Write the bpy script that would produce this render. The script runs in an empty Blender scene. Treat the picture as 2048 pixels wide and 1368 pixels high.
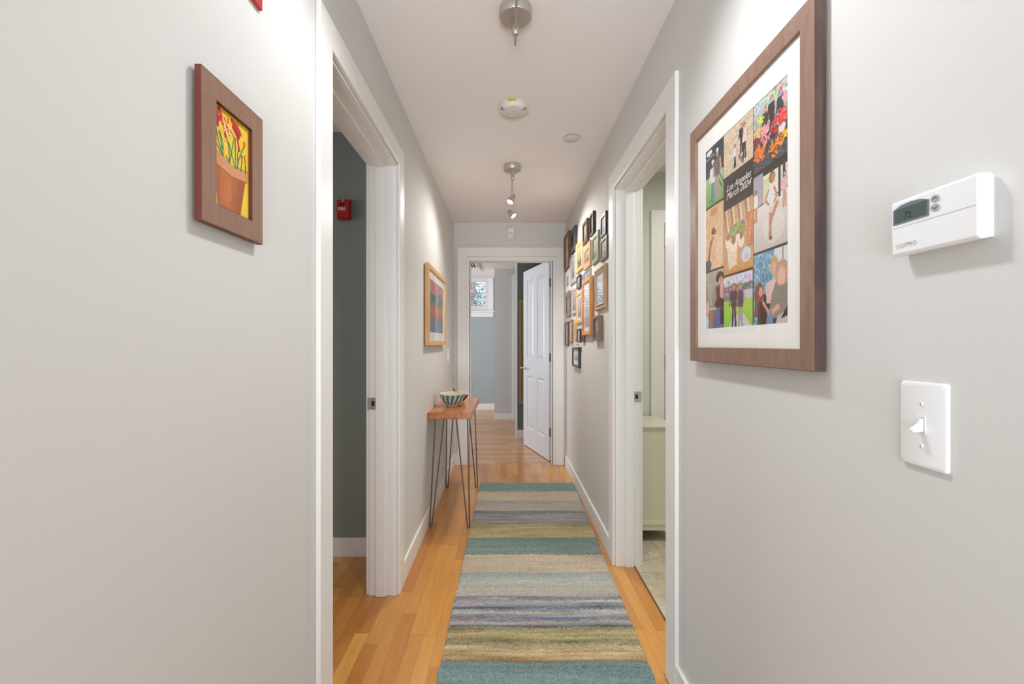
import bpy, bmesh, math, random
import numpy as np
from mathutils import Vector, Matrix
R = math.radians
SC = bpy.context.scene
COL = SC.collection

# ---------------------------------------------------------------- camera, world, lights, exposure
H = 1.22                                            # eye height
cam = bpy.data.cameras.new('camera'); camo = bpy.data.objects.new('camera', cam); COL.objects.link(camo)
camo.location = (0, 0, H); camo.rotation_euler = (R(90), 0, 0)
cam.sensor_width = 36; cam.lens = 900 / 2048 * 36
cam.shift_x = 11 / 2048; cam.shift_y = 4 / 2048
cam.clip_start = 0.02
SC.camera = camo
SC.view_settings.view_transform = 'Standard'; SC.view_settings.look = 'None'
SC.view_settings.gamma = 1; SC.view_settings.use_curve_mapping = False
SC.view_settings.exposure = 0.04

w = bpy.data.worlds.new('world'); SC.world = w; w.use_nodes = True
bg = w.node_tree.nodes['Background']; bg.inputs[0].default_value = (0.72, 0.86, 1.0, 1); bg.inputs[1].default_value = 1.9


def area(name, loc, rot, sx, sy, power, color):
    l = bpy.data.lights.new(name, 'AREA'); l.shape = 'RECTANGLE'; l.size = sx; l.size_y = sy
    l.energy = power; l.color = color
    o = bpy.data.objects.new(name, l); COL.objects.link(o); o.location = loc; o.rotation_euler = [R(a) for a in rot]
    return o


def spot(name, loc, target, power, color, angle=120, blend=0.9, rad=0.03):
    l = bpy.data.lights.new(name, 'SPOT'); l.energy = power; l.color = color
    l.spot_size = R(angle); l.spot_blend = blend; l.shadow_soft_size = rad
    o = bpy.data.objects.new(name, l); COL.objects.link(o); o.location = loc
    o.rotation_euler = (Vector(target) - Vector(loc)).to_track_quat('-Z', 'Y').to_euler()
    return o


# daylight of the windows of the living room behind the camera
area('living_room_window_light', (-1.0, -3.4, 1.3), (90, 0, 0), 2.8, 2.1, 80, (0.70, 0.85, 1.0))
# ceiling lamp of the living room
area('living_room_lamp_light', (0.0, -1.7, 2.40), (0, 0, 0), 1.2, 1.2, 8, (0.88, 0.94, 1.0))
# added fill aimed up along the hall to brighten its ceiling, no real source
fl_ = area('ceiling_fill_light', (0.1, -2.9, 0.35), (118, 0, 0), 1.6, 0.9, 25, (0.86, 0.93, 1.0)); fl_.data.spread = R(75)
# windows of the bedroom at the end, study on the left, bathroom on the right
area('bedroom_window_light', (-2.85, 6.6, 1.5), (0, -90, 0), 1.6, 1.8, 75, (0.86, 0.93, 1.0))
area('study_window_light', (-2.9, 1.2, 1.5), (0, -90, 0), 1.3, 1.2, 16, (0.95, 0.97, 1.0))
area('bathroom_lamp_light', (1.5, 2.1, 2.38), (0, 0, 0), 0.5, 0.5, 16, (1.0, 0.97, 0.9))


# ---------------------------------------------------------------- helpers
def lin(c):
    c = c / 255.0 if c > 1 else c
    return c / 12.92 if c <= 0.04045 else ((c + 0.055) / 1.055) ** 2.4


def rgb(r, g, b):
    return (lin(float(r) + 1e-6), lin(float(g) + 1e-6), lin(float(b) + 1e-6), 1)


MATS = {}


def mat(name, c, rough=0.5, metal=0.0, noise=0.0, nscale=40, bump=0.0, bscale=200, coat=0.0, emit=None, estr=0, spec=0.5):
    if name in MATS: return MATS[name]
    m = bpy.data.materials.new(name); m.use_nodes = True; MATS[name] = m
    nt = m.node_tree; b = nt.nodes['Principled BSDF']
    b.inputs['Base Color'].default_value = rgb(*c); b.inputs['Roughness'].default_value = rough
    b.inputs['Metallic'].default_value = metal; b.inputs['Coat Weight'].default_value = coat
    b.inputs['Specular IOR Level'].default_value = spec
    tc = nt.nodes.new('ShaderNodeTexCoord')
    if noise:
        n = nt.nodes.new('ShaderNodeTexNoise'); n.inputs['Scale'].default_value = nscale; n.inputs['Detail'].default_value = 4
        nt.links.new(tc.outputs['Object'], n.inputs['Vector'])
        r = nt.nodes.new('ShaderNodeMixRGB'); r.blend_type = 'MULTIPLY'; r.inputs[0].default_value = 1
        r.inputs[1].default_value = rgb(*c)
        mp = nt.nodes.new('ShaderNodeMapRange'); mp.inputs[3].default_value = 1 - noise; mp.inputs[4].default_value = 1 + noise
        nt.links.new(n.outputs['Fac'], mp.inputs[0]); nt.links.new(mp.outputs[0], r.inputs[2])
        nt.links.new(r.outputs[0], b.inputs['Base Color'])
    if bump:
        n = nt.nodes.new('ShaderNodeTexNoise'); n.inputs['Scale'].default_value = bscale; n.inputs['Detail'].default_value = 3
        nt.links.new(tc.outputs['Object'], n.inputs['Vector'])
        bp = nt.nodes.new('ShaderNodeBump'); bp.inputs['Strength'].default_value = bump; bp.inputs['Distance'].default_value = 0.002
        nt.links.new(n.outputs['Fac'], bp.inputs['Height']); nt.links.new(bp.outputs[0], b.inputs['Normal'])
    if emit:
        b.inputs['Emission Color'].default_value = rgb(*emit); b.inputs['Emission Strength'].default_value = estr
    return m


def wood(name, c1, c2, axis='Z', scale=6.0, stretch=14.0, rough=0.45, coat=0.0, grooves=0.0):
    """wood grain running along one object axis"""
    if name in MATS: return MATS[name]
    m = bpy.data.materials.new(name); m.use_nodes = True; MATS[name] = m
    nt = m.node_tree; N = nt.nodes; L = nt.links; b = N['Principled BSDF']
    tc = N.new('ShaderNodeTexCoord'); mp = N.new('ShaderNodeMapping')
    s = {'X': (1, stretch, stretch), 'Y': (stretch, 1, stretch), 'Z': (stretch, stretch, 1)}[axis]
    mp.inputs['Scale'].default_value = [scale * k for k in s]
    L.new(tc.outputs['Object'], mp.inputs['Vector'])
    n = N.new('ShaderNodeTexNoise'); n.inputs['Scale'].default_value = 1.0; n.inputs['Detail'].default_value = 6
    n.inputs['Distortion'].default_value = 1.2
    L.new(mp.outputs[0], n.inputs['Vector'])
    r = N.new('ShaderNodeValToRGB'); r.color_ramp.elements[0].position = 0.3; r.color_ramp.elements[1].position = 0.7
    r.color_ramp.elements[0].color = rgb(*c1); r.color_ramp.elements[1].color = rgb(*c2)
    L.new(n.outputs['Fac'], r.inputs[0]); L.new(r.outputs[0], b.inputs['Base Color'])
    b.inputs['Roughness'].default_value = rough; b.inputs['Coat Weight'].default_value = coat
    bp = N.new('ShaderNodeBump'); bp.inputs['Strength'].default_value = 0.15; bp.inputs['Distance'].default_value = 0.001
    L.new(n.outputs['Fac'], bp.inputs['Height']); L.new(bp.outputs[0], b.inputs['Normal'])
    return m


def vcol_mat(name, rough=0.5, coat=0.0, bump=0.0):
    if name in MATS: return MATS[name]
    m = bpy.data.materials.new(name); m.use_nodes = True; MATS[name] = m
    nt = m.node_tree; b = nt.nodes['Principled BSDF']
    a = nt.nodes.new('ShaderNodeVertexColor'); a.layer_name = 'paint'
    nt.links.new(a.outputs[0], b.inputs['Base Color']); b.inputs['Roughness'].default_value = rough
    b.inputs['Coat Weight'].default_value = coat
    return m


def planks(name, across='X', tint=((198, 134, 62), (214, 153, 76), (178, 112, 52)), wdt=0.058, ln=0.85):
    m = bpy.data.materials.new(name); m.use_nodes = True; MATS[name] = m
    nt = m.node_tree; N = nt.nodes; L = nt.links; b = N['Principled BSDF']

    def M(op, a, bb=None, c=None):
        n = N.new('ShaderNodeMath'); n.operation = op
        for i, v in enumerate((a, bb, c)):
            if v is None: continue
            if isinstance(v, (int, float)): n.inputs[i].default_value = v
            else: L.new(v, n.inputs[i])
        return n.outputs[0]
    tc = N.new('ShaderNodeTexCoord'); sp = N.new('ShaderNodeSeparateXYZ'); L.new(tc.outputs['Object'], sp.inputs[0])
    A, B = (sp.outputs[0], sp.outputs[1]) if across == 'X' else (sp.outputs[1], sp.outputs[0])
    ca = M('DIVIDE', A, wdt); ci = M('FLOOR', ca); cf = M('FRACT', ca)
    wn = N.new('ShaderNodeTexWhiteNoise'); wn.noise_dimensions = '1D'; L.new(ci, wn.inputs['W'])
    off = M('MULTIPLY', wn.outputs['Value'], 7.3)
    rb = M('ADD', M('DIVIDE', B, ln), off); ri = M('FLOOR', rb); rf = M('FRACT', rb)
    cmb = N.new('ShaderNodeCombineXYZ'); L.new(ci, cmb.inputs[0]); L.new(ri, cmb.inputs[1])
    w2 = N.new('ShaderNodeTexWhiteNoise'); w2.noise_dimensions = '2D'; L.new(cmb.outputs[0], w2.inputs['Vector'])
    ramp = N.new('ShaderNodeValToRGB'); e = ramp.color_ramp.elements
    e[0].position = 0.0; e[0].color = rgb(*tint[2]); e[1].position = 1.0; e[1].color = rgb(*tint[1])
    k = e.new(0.35); k.color = rgb(*tint[0]); k2 = e.new(0.75); k2.color = rgb(*[(p + q) / 2 for p, q in zip(tint[0], tint[1])])
    L.new(w2.outputs['Value'], ramp.inputs[0])
    # grain
    cg = N.new('ShaderNodeCombineXYZ')
    L.new(M('ADD', M('MULTIPLY', A, 38.0), M('MULTIPLY', w2.outputs['Value'], 50.0)), cg.inputs[0])
    L.new(M('MULTIPLY', B, 3.2), cg.inputs[1]); L.new(M('MULTIPLY', ri, 3.7), cg.inputs[2])
    gn = N.new('ShaderNodeTexNoise'); gn.inputs['Scale'].default_value = 1; gn.inputs['Detail'].default_value = 5
    gn.inputs['Distortion'].default_value = 1.5; L.new(cg.outputs[0], gn.inputs['Vector'])
    gr = M('MULTIPLY_ADD', gn.outputs['Fac'], 0.42, 0.79)
    # seams
    ea = M('MINIMUM', cf, M('SUBTRACT', 1.0, cf)); sa = M('LESS_THAN', ea, 0.012)
    eb = M('MINIMUM', rf, M('SUBTRACT', 1.0, rf)); sb = M('LESS_THAN', eb, 0.0012)
    sm = M('MULTIPLY_ADD', M('MAXIMUM', sa, sb), -0.42, 1.0)
    fac = M('MULTIPLY', gr, sm)
    mx = N.new('ShaderNodeMixRGB'); mx.blend_type = 'MULTIPLY'; mx.inputs[0].default_value = 1
    L.new(ramp.outputs[0], mx.inputs[1]); L.new(fac, mx.inputs[2]); L.new(mx.outputs[0], b.inputs['Base Color'])
    b.inputs['Roughness'].default_value = 0.30; b.inputs['Coat Weight'].default_value = 0.35; b.inputs['Coat Roughness'].default_value = 0.14
    bp = N.new('ShaderNodeBump'); bp.inputs['Strength'].default_value = 0.25; bp.inputs['Distance'].default_value = 0.001
    L.new(sm, bp.inputs['Height']); L.new(bp.outputs[0], b.inputs['Normal'])
    return m


def glass_mat():
    m = bpy.data.materials.new('picture_glass'); m.use_nodes = True; MATS['glass'] = m
    nt = m.node_tree; N = nt.nodes; L = nt.links
    for n in list(N):
        if n.type == 'BSDF_PRINCIPLED': N.remove(n)
    out = [n for n in N if n.type == 'OUTPUT_MATERIAL'][0]
    t = N.new('ShaderNodeBsdfTransparent'); g = N.new('ShaderNodeBsdfGlossy'); g.inputs['Roughness'].default_value = 0.0
    f0 = N.new('ShaderNodeFresnel'); f0.inputs['IOR'].default_value = 1.45
    ge = N.new('ShaderNodeNewGeometry'); f = N.new('ShaderNodeMath'); f.operation = 'MULTIPLY_ADD'          # the pane's inner side adds no reflection
    L.new(ge.outputs['Backfacing'], f.inputs[0]); f.inputs[1].default_value = -10; L.new(f0.outputs[0], f.inputs[2]); f.use_clamp = True
    mx = N.new('ShaderNodeMixShader'); L.new(f.outputs[0], mx.inputs[0]); L.new(t.outputs[0], mx.inputs[1]); L.new(g.outputs[0], mx.inputs[2])
    L.new(mx.outputs[0], out.inputs[0])
    return m


def link(name, me, parent=None, m=None):
    o = bpy.data.objects.new(name, me); COL.objects.link(o)
    if m is not None and not me.materials: me.materials.append(m)
    if parent is not None: o.parent = parent
    return o


def root_loc(o):
    while o.parent is not None: o = o.parent
    return Vector(o.location)


def obj(name, bm, m, parent=None, smooth=False, bevel=0.0, seg=2):
    """bm is in world coordinates; becomes ONE mesh object (moved into the parent's space)"""
    bmesh.ops.recalc_face_normals(bm, faces=bm.faces)
    if parent is not None: bmesh.ops.translate(bm, verts=bm.verts, vec=-root_loc(parent))
    me = bpy.data.meshes.new(name); bm.to_mesh(me); bm.free()
    o = link(name, me, parent, m)
    if smooth:
        for p in me.polygons: p.use_smooth = True
        me.set_sharp_from_angle(angle=R(40))
    if bevel:
        md = o.modifiers.new('bevel', 'BEVEL'); md.width = bevel; md.segments = seg; md.limit_method = 'ANGLE'; md.angle_limit = R(35)
    return o


def thing(name, label, cat, loc, group=None):
    o = bpy.data.objects.new(name, None); COL.objects.link(o); o.location = loc; o.empty_display_size = 0.05
    o['label'] = label; o['category'] = cat
    if group: o['group'] = group
    return o


def tag(o, label, cat, group=None):
    o['label'] = label; o['category'] = cat
    if group: o['group'] = group
    return o


def struct(name, bm, m, parent=None, **k):
    o = obj(name, bm, m, parent, **k)
    if parent is None: o['kind'] = 'structure'
    return o


def sroot(name, loc):
    o = bpy.data.objects.new(name, None); COL.objects.link(o); o.location = loc; o['kind'] = 'structure'; o.empty_display_size = 0.05
    return o


def bx(bm, x0, x1, y0, y1, z0, z1):
    v = [bm.verts.new((x, y, z)) for x in (x0, x1) for y in (y0, y1) for z in (z0, z1)]
    for f in ((0, 1, 3, 2), (4, 6, 7, 5), (0, 4, 5, 1), (2, 3, 7, 6), (0, 2, 6, 4), (1, 5, 7, 3)):
        bm.faces.new([v[i] for i in f])
    return bm


def box(x0, x1, y0, y1, z0, z1):
    return bx(bmesh.new(), x0, x1, y0, y1, z0, z1)


def prism(bm, poly, fn, n0, n1):
    """poly: list of (a,b); fn(a,b,n) -> world"""
    lo = [bm.verts.new(fn(a, b, n0)) for a, b in poly]; hi = [bm.verts.new(fn(a, b, n1)) for a, b in poly]
    n = len(poly)
    bm.faces.new(lo); bm.faces.new(hi[::-1])
    for i in range(n): bm.faces.new([lo[i], lo[(i + 1) % n], hi[(i + 1) % n], hi[i]])
    return bm


def lathe(bm, prof, axis_fn, seg=32, close=True):
    """prof: (r, h) list; axis_fn(x, y, h) -> world"""
    rings = []
    for r, h in prof:
        if r < 1e-6: rings.append([bm.verts.new(axis_fn(0, 0, h))])
        else: rings.append([bm.verts.new(axis_fn(r * math.cos(2 * math.pi * i / seg), r * math.sin(2 * math.pi * i / seg), h)) for i in range(seg)])
    for a, b in zip(rings, rings[1:]):
        for i in range(seg):
            j = (i + 1) % seg
            if len(a) == 1 and len(b) == 1: continue
            if len(a) == 1: bm.faces.new([a[0], b[i], b[j]])
            elif len(b) == 1: bm.faces.new([a[i], a[j], b[0]])
            else: bm.faces.new([a[i], a[j], b[j], b[i]])
    if close:
        for rg in (rings[0], rings[-1]):
            if len(rg) > 1: bm.faces.new(rg)
    return bm


def at(c, u=None):
    """axis function: origin c, axis u"""
    c = Vector(c); u = Vector(u if u is not None else (0, 0, 1)).normalized()
    q = u.to_track_quat('Z', 'Y')
    return lambda x, y, h: c + q @ Vector((x, y, h))


def tube(bm, pts, r, seg=8):
    pts = [Vector(p) for p in pts]; rings = []
    n = len(pts); prev = None
    for i, p in enumerate(pts):
        d = (pts[min(i + 1, n - 1)] - pts[max(i - 1, 0)]).normalized()
        if prev is None:
            a = Vector((1, 0, 0)) if abs(d.x) < 0.9 else Vector((0, 1, 0)); a = (a - d * a.dot(d)).normalized()
        else: a = (prev - d * prev.dot(d)).normalized()
        prev = a; b = d.cross(a); rr = r[i] if isinstance(r, (list, tuple)) else r
        rings.append([bm.verts.new(p + (a * math.cos(2 * math.pi * k / seg) + b * math.sin(2 * math.pi * k / seg)) * rr) for k in range(seg)])
    for A, B in zip(rings, rings[1:]):
        for k in range(seg): bm.faces.new([A[k], A[(k + 1) % seg], B[(k + 1) % seg], B[k]])
    bm.faces.new(rings[0][::-1]); bm.faces.new(rings[-1])
    return bm


XL, XR = -0.532, 0.598          # faces of the hall's side walls
YE = 4.536                      # face of the hall's end wall
CEIL = 2.44


def wfn(side):
    """point on a side wall: a = along the wall from the picture's left to its right, n = out of the wall"""
    if side == 'right': return lambda a, z, n: (XR - n, -a, z)
    return lambda a, z, n: (XL + n, a, z)


def ring(bm, fn, a0, a1, z0, z1, prof):
    """mitred frame: prof = (inset, n) closed outline"""
    rows = []
    for ins, n in prof:
        rows.append([bm.verts.new(fn(a, z, n)) for a, z in ((a0 + ins, z0 + ins), (a1 - ins, z0 + ins), (a1 - ins, z1 - ins), (a0 + ins, z1 - ins))])
    for A, B in zip(rows, rows[1:] + rows[:1]):
        for i in range(4): bm.faces.new([A[i], A[(i + 1) % 4], B[(i + 1) % 4], B[i]])
    return bm


# ---------------------------------------------------------------- a small painter for pictures
class Cv:
    def __init__(s, w, h, c, asp=1.0):
        s.w, s.h, s.asp = w, h, asp
        s.a = np.ones((h, w, 3)) * np.array(c, float)
        s.U, s.V = np.meshgrid((np.arange(w) + .5) / w, (np.arange(h) + .5) / h)
        s.rs = np.random.RandomState(7)

    def put(s, m, c, k=1.0):
        s.a[m] = s.a[m] * (1 - k) + np.array(c, float) * k

    def rect(s, u0, v0, u1, v1, c, k=1): s.put((s.U >= u0) & (s.U < u1) & (s.V >= v0) & (s.V < v1), c, k)

    def ell(s, u, v, ru, rv, c, rot=0, k=1):
        du, dv = (s.U - u) * s.asp, s.V - v; cr, sr = math.cos(rot), math.sin(rot)
        x, y = du * cr + dv * sr, -du * sr + dv * cr
        s.put((x / (ru * s.asp)) ** 2 + (y / rv) ** 2 <= 1, c, k)

    def poly(s, pts, c, k=1):
        m = np.zeros(s.U.shape, bool); n = len(pts)
        for i in range(n):
            (x0, y0), (x1, y1) = pts[i], pts[(i + 1) % n]
            if y0 == y1: continue
            cond = ((s.V >= min(y0, y1)) & (s.V < max(y0, y1))) & (s.U < x0 + (s.V - y0) * (x1 - x0) / (y1 - y0))
            m ^= cond
        s.put(m, c, k)

    def line(s, pts, wd, c, k=1):
        for (x0, y0), (x1, y1) in zip(pts, pts[1:]):
            dx, dy = (x1 - x0) * s.asp, y1 - y0; L2 = dx * dx + dy * dy + 1e-9
            px, py = (s.U - x0) * s.asp, s.V - y0
            t = np.clip((px * dx + py * dy) / L2, 0, 1)
            s.put((px - t * dx) ** 2 + (py - t * dy) ** 2 <= (wd / 2) ** 2, c, k)

    def grad(s, c0, c1, u0=0, v0=0, u1=1, v1=1):
        m = (s.U >= u0) & (s.U < u1) & (s.V >= v0) & (s.V < v1); t = ((s.V[m] - v0) / (v1 - v0))[:, None]
        s.a[m] = np.array(c0) * (1 - t) + np.array(c1) * t

    def noise(s, amp, cell=1, mono=True, box=None):
        hh, ww = s.h // cell + 2, s.w // cell + 2
        n = s.rs.randn(hh, ww, 1 if mono else 3)
        n = np.repeat(np.repeat(n, cell, 0), cell, 1)[:s.h, :s.w]
        if box is None: s.a += n * amp
        else:
            m = (s.U >= box[0]) & (s.U < box[2]) & (s.V >= box[1]) & (s.V < box[3]); s.a[m] += (n * amp * np.ones(3))[m]

    def paste(s, o, u0, v0, u1, v1):
        x0, x1, y0, y1 = [int(round(k)) for k in (u0 * s.w, u1 * s.w, v0 * s.h, v1 * s.h)]
        iy = (np.linspace(0, o.h - 1, y1 - y0)).astype(int); ix = (np.linspace(0, o.w - 1, x1 - x0)).astype(int)
        s.a[y0:y1, x0:x1] = o.a[iy][:, ix]

    def person(s, u, v, h, top, legs, skin=(205, 160, 130), hair=(90, 60, 40), lean=0.0, wide=1.0):
        """standing figure, feet at (u, v), height h (in v units)"""
        k = wide * h / s.asp
        s.line([(u - .055 * k, v), (u - .03 * k, v + .48 * h)], .085 * h, legs); s.line([(u + .06 * k, v), (u + .03 * k, v + .48 * h)], .085 * h, legs)
        s.poly([(u - .10 * k, v + .45 * h), (u + .10 * k, v + .45 * h), (u + .13 * k + lean * k, v + .82 * h), (u - .13 * k + lean * k, v + .82 * h)], top)
        s.line([(u - .12 * k + lean * k, v + .79 * h), (u - .16 * k, v + .5 * h)], .05 * h, top); s.line([(u + .12 * k + lean * k, v + .79 * h), (u + .17 * k, v + .5 * h)], .05 * h, skin)
        s.ell(u + lean * k, v + .925 * h, .07 * k, .078 * h, hair); s.ell(u + lean * k, v + .905 * h, .045 * k, .058 * h, skin)

    def mesh(s, name, fn, a0, a1, z0, z1, n, m, parent):
        off = root_loc(parent)
        c = np.clip(s.a / 255.0, 0, 1); c = np.where(c <= .04045, c / 12.92, ((c + .055) / 1.055) ** 2.4)
        W, Hh = s.w + 1, s.h + 1
        co = [tuple(Vector(fn(a0 + (a1 - a0) * i / s.w, z0 + (z1 - z0) * j / s.h, n)) - off) for j in range(Hh) for i in range(W)]
        fc = [(j * W + i, j * W + i + 1, (j + 1) * W + i + 1, (j + 1) * W + i) for j in range(s.h) for i in range(s.w)]
        me = bpy.data.meshes.new(name); me.from_pydata(co, [], fc)
        at_ = me.color_attributes.new('paint', 'FLOAT_COLOR', 'CORNER')
        col = np.ones((s.h * s.w, 4, 4), np.float32); col[:, :, :3] = c.reshape(-1, 1, 3)
        at_.data.foreach_set('color', col.ravel())
        return link(name, me, parent, m)


# ---------------------------------------------------------------- materials
WALL = mat('wall_paint', (216, 214, 210), 0.75, bump=0.06, bscale=350, spec=0.3)
TRIM = mat('trim_paint', (238, 235, 231), 0.38, bump=0.04, bscale=60)
CEILM = mat('ceiling_paint', (241, 236, 233), 0.9, spec=0.2)
GREEN = mat('study_wall_paint', (138, 146, 141), 0.7, spec=0.3)
BLUE = mat('bedroom_wall_paint', (164, 172, 174), 0.7, spec=0.3)
SAGE = mat('bathroom_wall_paint', (214, 220, 208), 0.6, spec=0.4)
GREYW = mat('bedroom_light_wall_paint', (205, 203, 201), 0.7, spec=0.3)
WHITE = mat('white_plastic', (240, 240, 240), 0.32)
NICKEL = mat('brushed_nickel', (196, 190, 182), 0.42, 0.75, noise=0.05, nscale=300)
CHROME = mat('polished_chrome', (215, 215, 218), 0.12, 1.0)
STEEL = mat('dark_steel_rod', (112, 96, 84), 0.42, 0.6)
DARK = mat('dark_cavity', (40, 28, 20), 0.8)
GLASS = glass_mat()
PAINTED = vcol_mat('painted_picture', 0.55)
HALLFLOOR = planks('hall_maple_planks', 'X')
BEDFLOOR = planks('bedroom_maple_planks', 'Y', ((190, 138, 92), (208, 158, 112), (176, 124, 82)))

# ---------------------------------------------------------------- room shell
T = 0.135
LD0, LD1, LDT = 1.342, 2.187, 2.09      # study doorway (left wall)
RD0, RD1, RDT = 1.650, 2.473, 2.07      # bathroom doorway (right wall)
ED0, ED1, EDT = -0.375, 0.470, 2.10     # bedroom doorway (end wall)

bm = bx(bmesh.new(), -3, XR + 0.102, -3.6, 4.60, -0.1, 0)
struct('floor', bm, HALLFLOOR)
struct('floor_bedroom', box(-3, 2.5, 4.60, 8.5, -0.1, 0), BEDFLOOR)

# bathroom tile floor
mt = bpy.data.materials.new('bathroom_stone_tile'); mt.use_nodes = True
nt = mt.node_tree; N = nt.nodes; L = nt.links; b = N['Principled BSDF']
tc = N.new('ShaderNodeTexCoord'); br = N.new('ShaderNodeTexBrick'); br.offset = 0
br.inputs['Scale'].default_value = 1; br.inputs['Brick Width'].default_value = 0.45; br.inputs['Row Height'].default_value = 0.30
br.inputs['Mortar Size'].default_value = 0.0025; br.inputs['Mortar'].default_value = rgb(178, 164, 140)
br.inputs['Color1'].default_value = rgb(216, 204, 182); br.inputs['Color2'].default_value = rgb(208, 194, 170)
ns = N.new('ShaderNodeTexNoise'); ns.inputs['Scale'].default_value = 9; ns.inputs['Detail'].default_value = 8; ns.inputs['Distortion'].default_value = 1.5
mr = N.new('ShaderNodeMapRange'); mr.inputs[1].default_value = .3; mr.inputs[2].default_value = .75; mr.inputs[3].default_value = .74; mr.inputs[4].default_value = 1.08
mx = N.new('ShaderNodeMixRGB'); mx.blend_type = 'MULTIPLY'; mx.inputs[0].default_value = 1
L.new(tc.outputs['Object'], br.inputs['Vector']); L.new(tc.outputs['Object'], ns.inputs['Vector']); L.new(ns.outputs['Fac'], mr.inputs[0])
L.new(br.outputs['Color'], mx.inputs[1]); L.new(mr.outputs[0], mx.inputs[2]); L.new(mx.outputs[0], b.inputs['Base Color']); b.inputs['Roughness'].default_value = .4
struct('floor_bathroom', box(XR + 0.106, 2.6, 0.6, 3.3, -0.1, 0), mt)
struct('trim_1', box(XR + 0.100, XR + 0.107, RD0, RD1, -0.02, 0.003), mat('threshold_strip', (120, 92, 60), 0.4, 0.3))

struct('ceiling', box(-3, 2.6, -3.6, 8.5, CEIL, CEIL + 0.1), CEILM)


def wall_with_opening(side_x0, side_x1, y0, y1, d0, d1, top):
    bm = bmesh.new()
    bx(bm, side_x0, side_x1, y0, d0, 0, CEIL); bx(bm, side_x0, side_x1, d1, y1, 0, CEIL)
    bx(bm, side_x0, side_x1, d0, d1, top, CEIL)
    return bm


struct('wall_left', wall_with_opening(XL - T, XL, -0.9, YE + 0.12, LD0, LD1, LDT), WALL)
struct('wall_right', wall_with_opening(XR, XR + T, -0.9, YE + 0.12, RD0, RD1, RDT), WALL)
bm = bmesh.new()
bx(bm, XL, ED0, YE, YE + 0.12, 0, CEIL); bx(bm, ED1, XR, YE, YE + 0.12, 0, CEIL); bx(bm, ED0, ED1, YE, YE + 0.12, EDT, CEIL)
struct('wall_end', bm, WALL)
# study on the left
struct('wall_study_back', box(-3.0, XL - T, 2.59, 2.70, 0, CEIL), GREEN)
struct('wall_study_left', box(-3.1, -3.0, -0.9, 2.70, 0, CEIL), GREEN)
struct('wall_study_front', box(-3.0, XL - T, -1.0, -0.9, 0, CEIL), GREEN)
struct('baseboard_study', box(-3.0, XL - T, 2.577, 2.59, 0, 0.107), TRIM, bevel=0.002)
# bathroom on the right
struct('wall_bathroom_back', box(XR + T, 2.6, 3.19, 3.30, 0, CEIL), SAGE)
struct('wall_bathroom_right', box(2.6, 2.7, 0.6, 3.3, 0, CEIL), SAGE)
struct('wall_bathroom_front', box(XR + T, 2.6, 0.5, 0.6, 0, CEIL), SAGE)
# bedroom at the end
struct('wall_bedroom_left', box(-3.1, -3.0, 2.70, 8.5, 0, CEIL), BLUE)
struct('wall_bedroom_near', box(-3.0, XL - T, 4.5, 4.656, 0, CEIL), BLUE)
struct('wall_bedroom_near_right', box(XR + T, 2.5, 4.5, 4.656, 0, CEIL), BLUE)
struct('wall_bedroom_right', box(2.5, 2.6, 4.5, 8.5, 0, CEIL), BLUE)
bm = bmesh.new()
WX0, WX1, WZ0, WZ1 = -1.25, -0.334, 1.835, 2.44
bx(bm, -3.0, WX0, 8.34, 8.46, 0, CEIL); bx(bm, WX1, 2.5, 8.34, 8.46, 0, CEIL); bx(bm, WX0, WX1, 8.34, 8.46, 0, WZ0)
struct('wall_bedroom_back', bm, BLUE)
struct('wall_bedroom_closet', box(-0.194, 0.42, 7.27, 8.34, 0, CEIL), GREYW)
struct('wall_bedroom_dark', box(0.142, 2.5, 5.81, 5.93, 0, CEIL), mat('dark_green_paint', (112, 120, 113), 0.7, spec=0.3))
# living room behind the camera
struct('wall_living_left', box(-3.1, -3.0, -3.6, -1.0, 0, CEIL), WALL)
struct('wall_living_right', box(2.6, 2.7, -3.6, 0.5, 0, CEIL), WALL)
struct('wall_living_back', box(-3.0, 2.6, -3.7, -3.6, 0, CEIL), WALL)
struct('floor_living', box(XR + 0.102, 2.6, -3.6, 0.5, -0.1, 0), HALLFLOOR)


def baseboard(name, pts_box):
    bm = bmesh.new()
    for p in pts_box: bx(bm, *p)
    return struct(name, bm, TRIM, bevel=0.0025)


BH = 0.110
baseboard('baseboard_left', [(XL, XL + 0.013, -0.9, 1.253, 0, BH), (XL, XL + 0.013, 2.281, YE, 0, BH)])
baseboard('baseboard_right', [(XR - 0.014, XR, -0.9, 1.558, 0, BH), (XR - 0.014, XR, 2.568, YE, 0, BH)])
baseboard('baseboard_end', [(XL + 0.013, -0.487, YE - 0.013, YE, 0, BH)])
baseboard('baseboard_bedroom_back', [(-3.0, -0.194, 8.327, 8.34, 0, 0.116)])
baseboard('baseboard_bedroom_closet', [(-0.194, 0.105, 7.257, 7.27, 0, 0.095)])
baseboard('baseboard_bedroom_dark', [(0.142, 2.5, 5.797, 5.81, 0, 0.114)])

# trim on the bedroom walls
struct('trim_2', box(0.105, 0.140, 7.245, 7.27, 0, 2.33), TRIM, bevel=0.002)
bm = bx(bmesh.new(), 0.116, 0.142, 5.79, 5.945, 0, CEIL)
t2 = struct('trim_3', bm, TRIM, bevel=0.002)
obj('strike_plate', box(0.1135, 0.116, 5.82, 5.85, 1.10, 1.20), NICKEL, t2)
bm = box(-2.2, -0.417, 5.6, 7.50, CEIL - 0.02, CEIL)
struct('trim_4', bm, CEILM, bevel=0.002)


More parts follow.
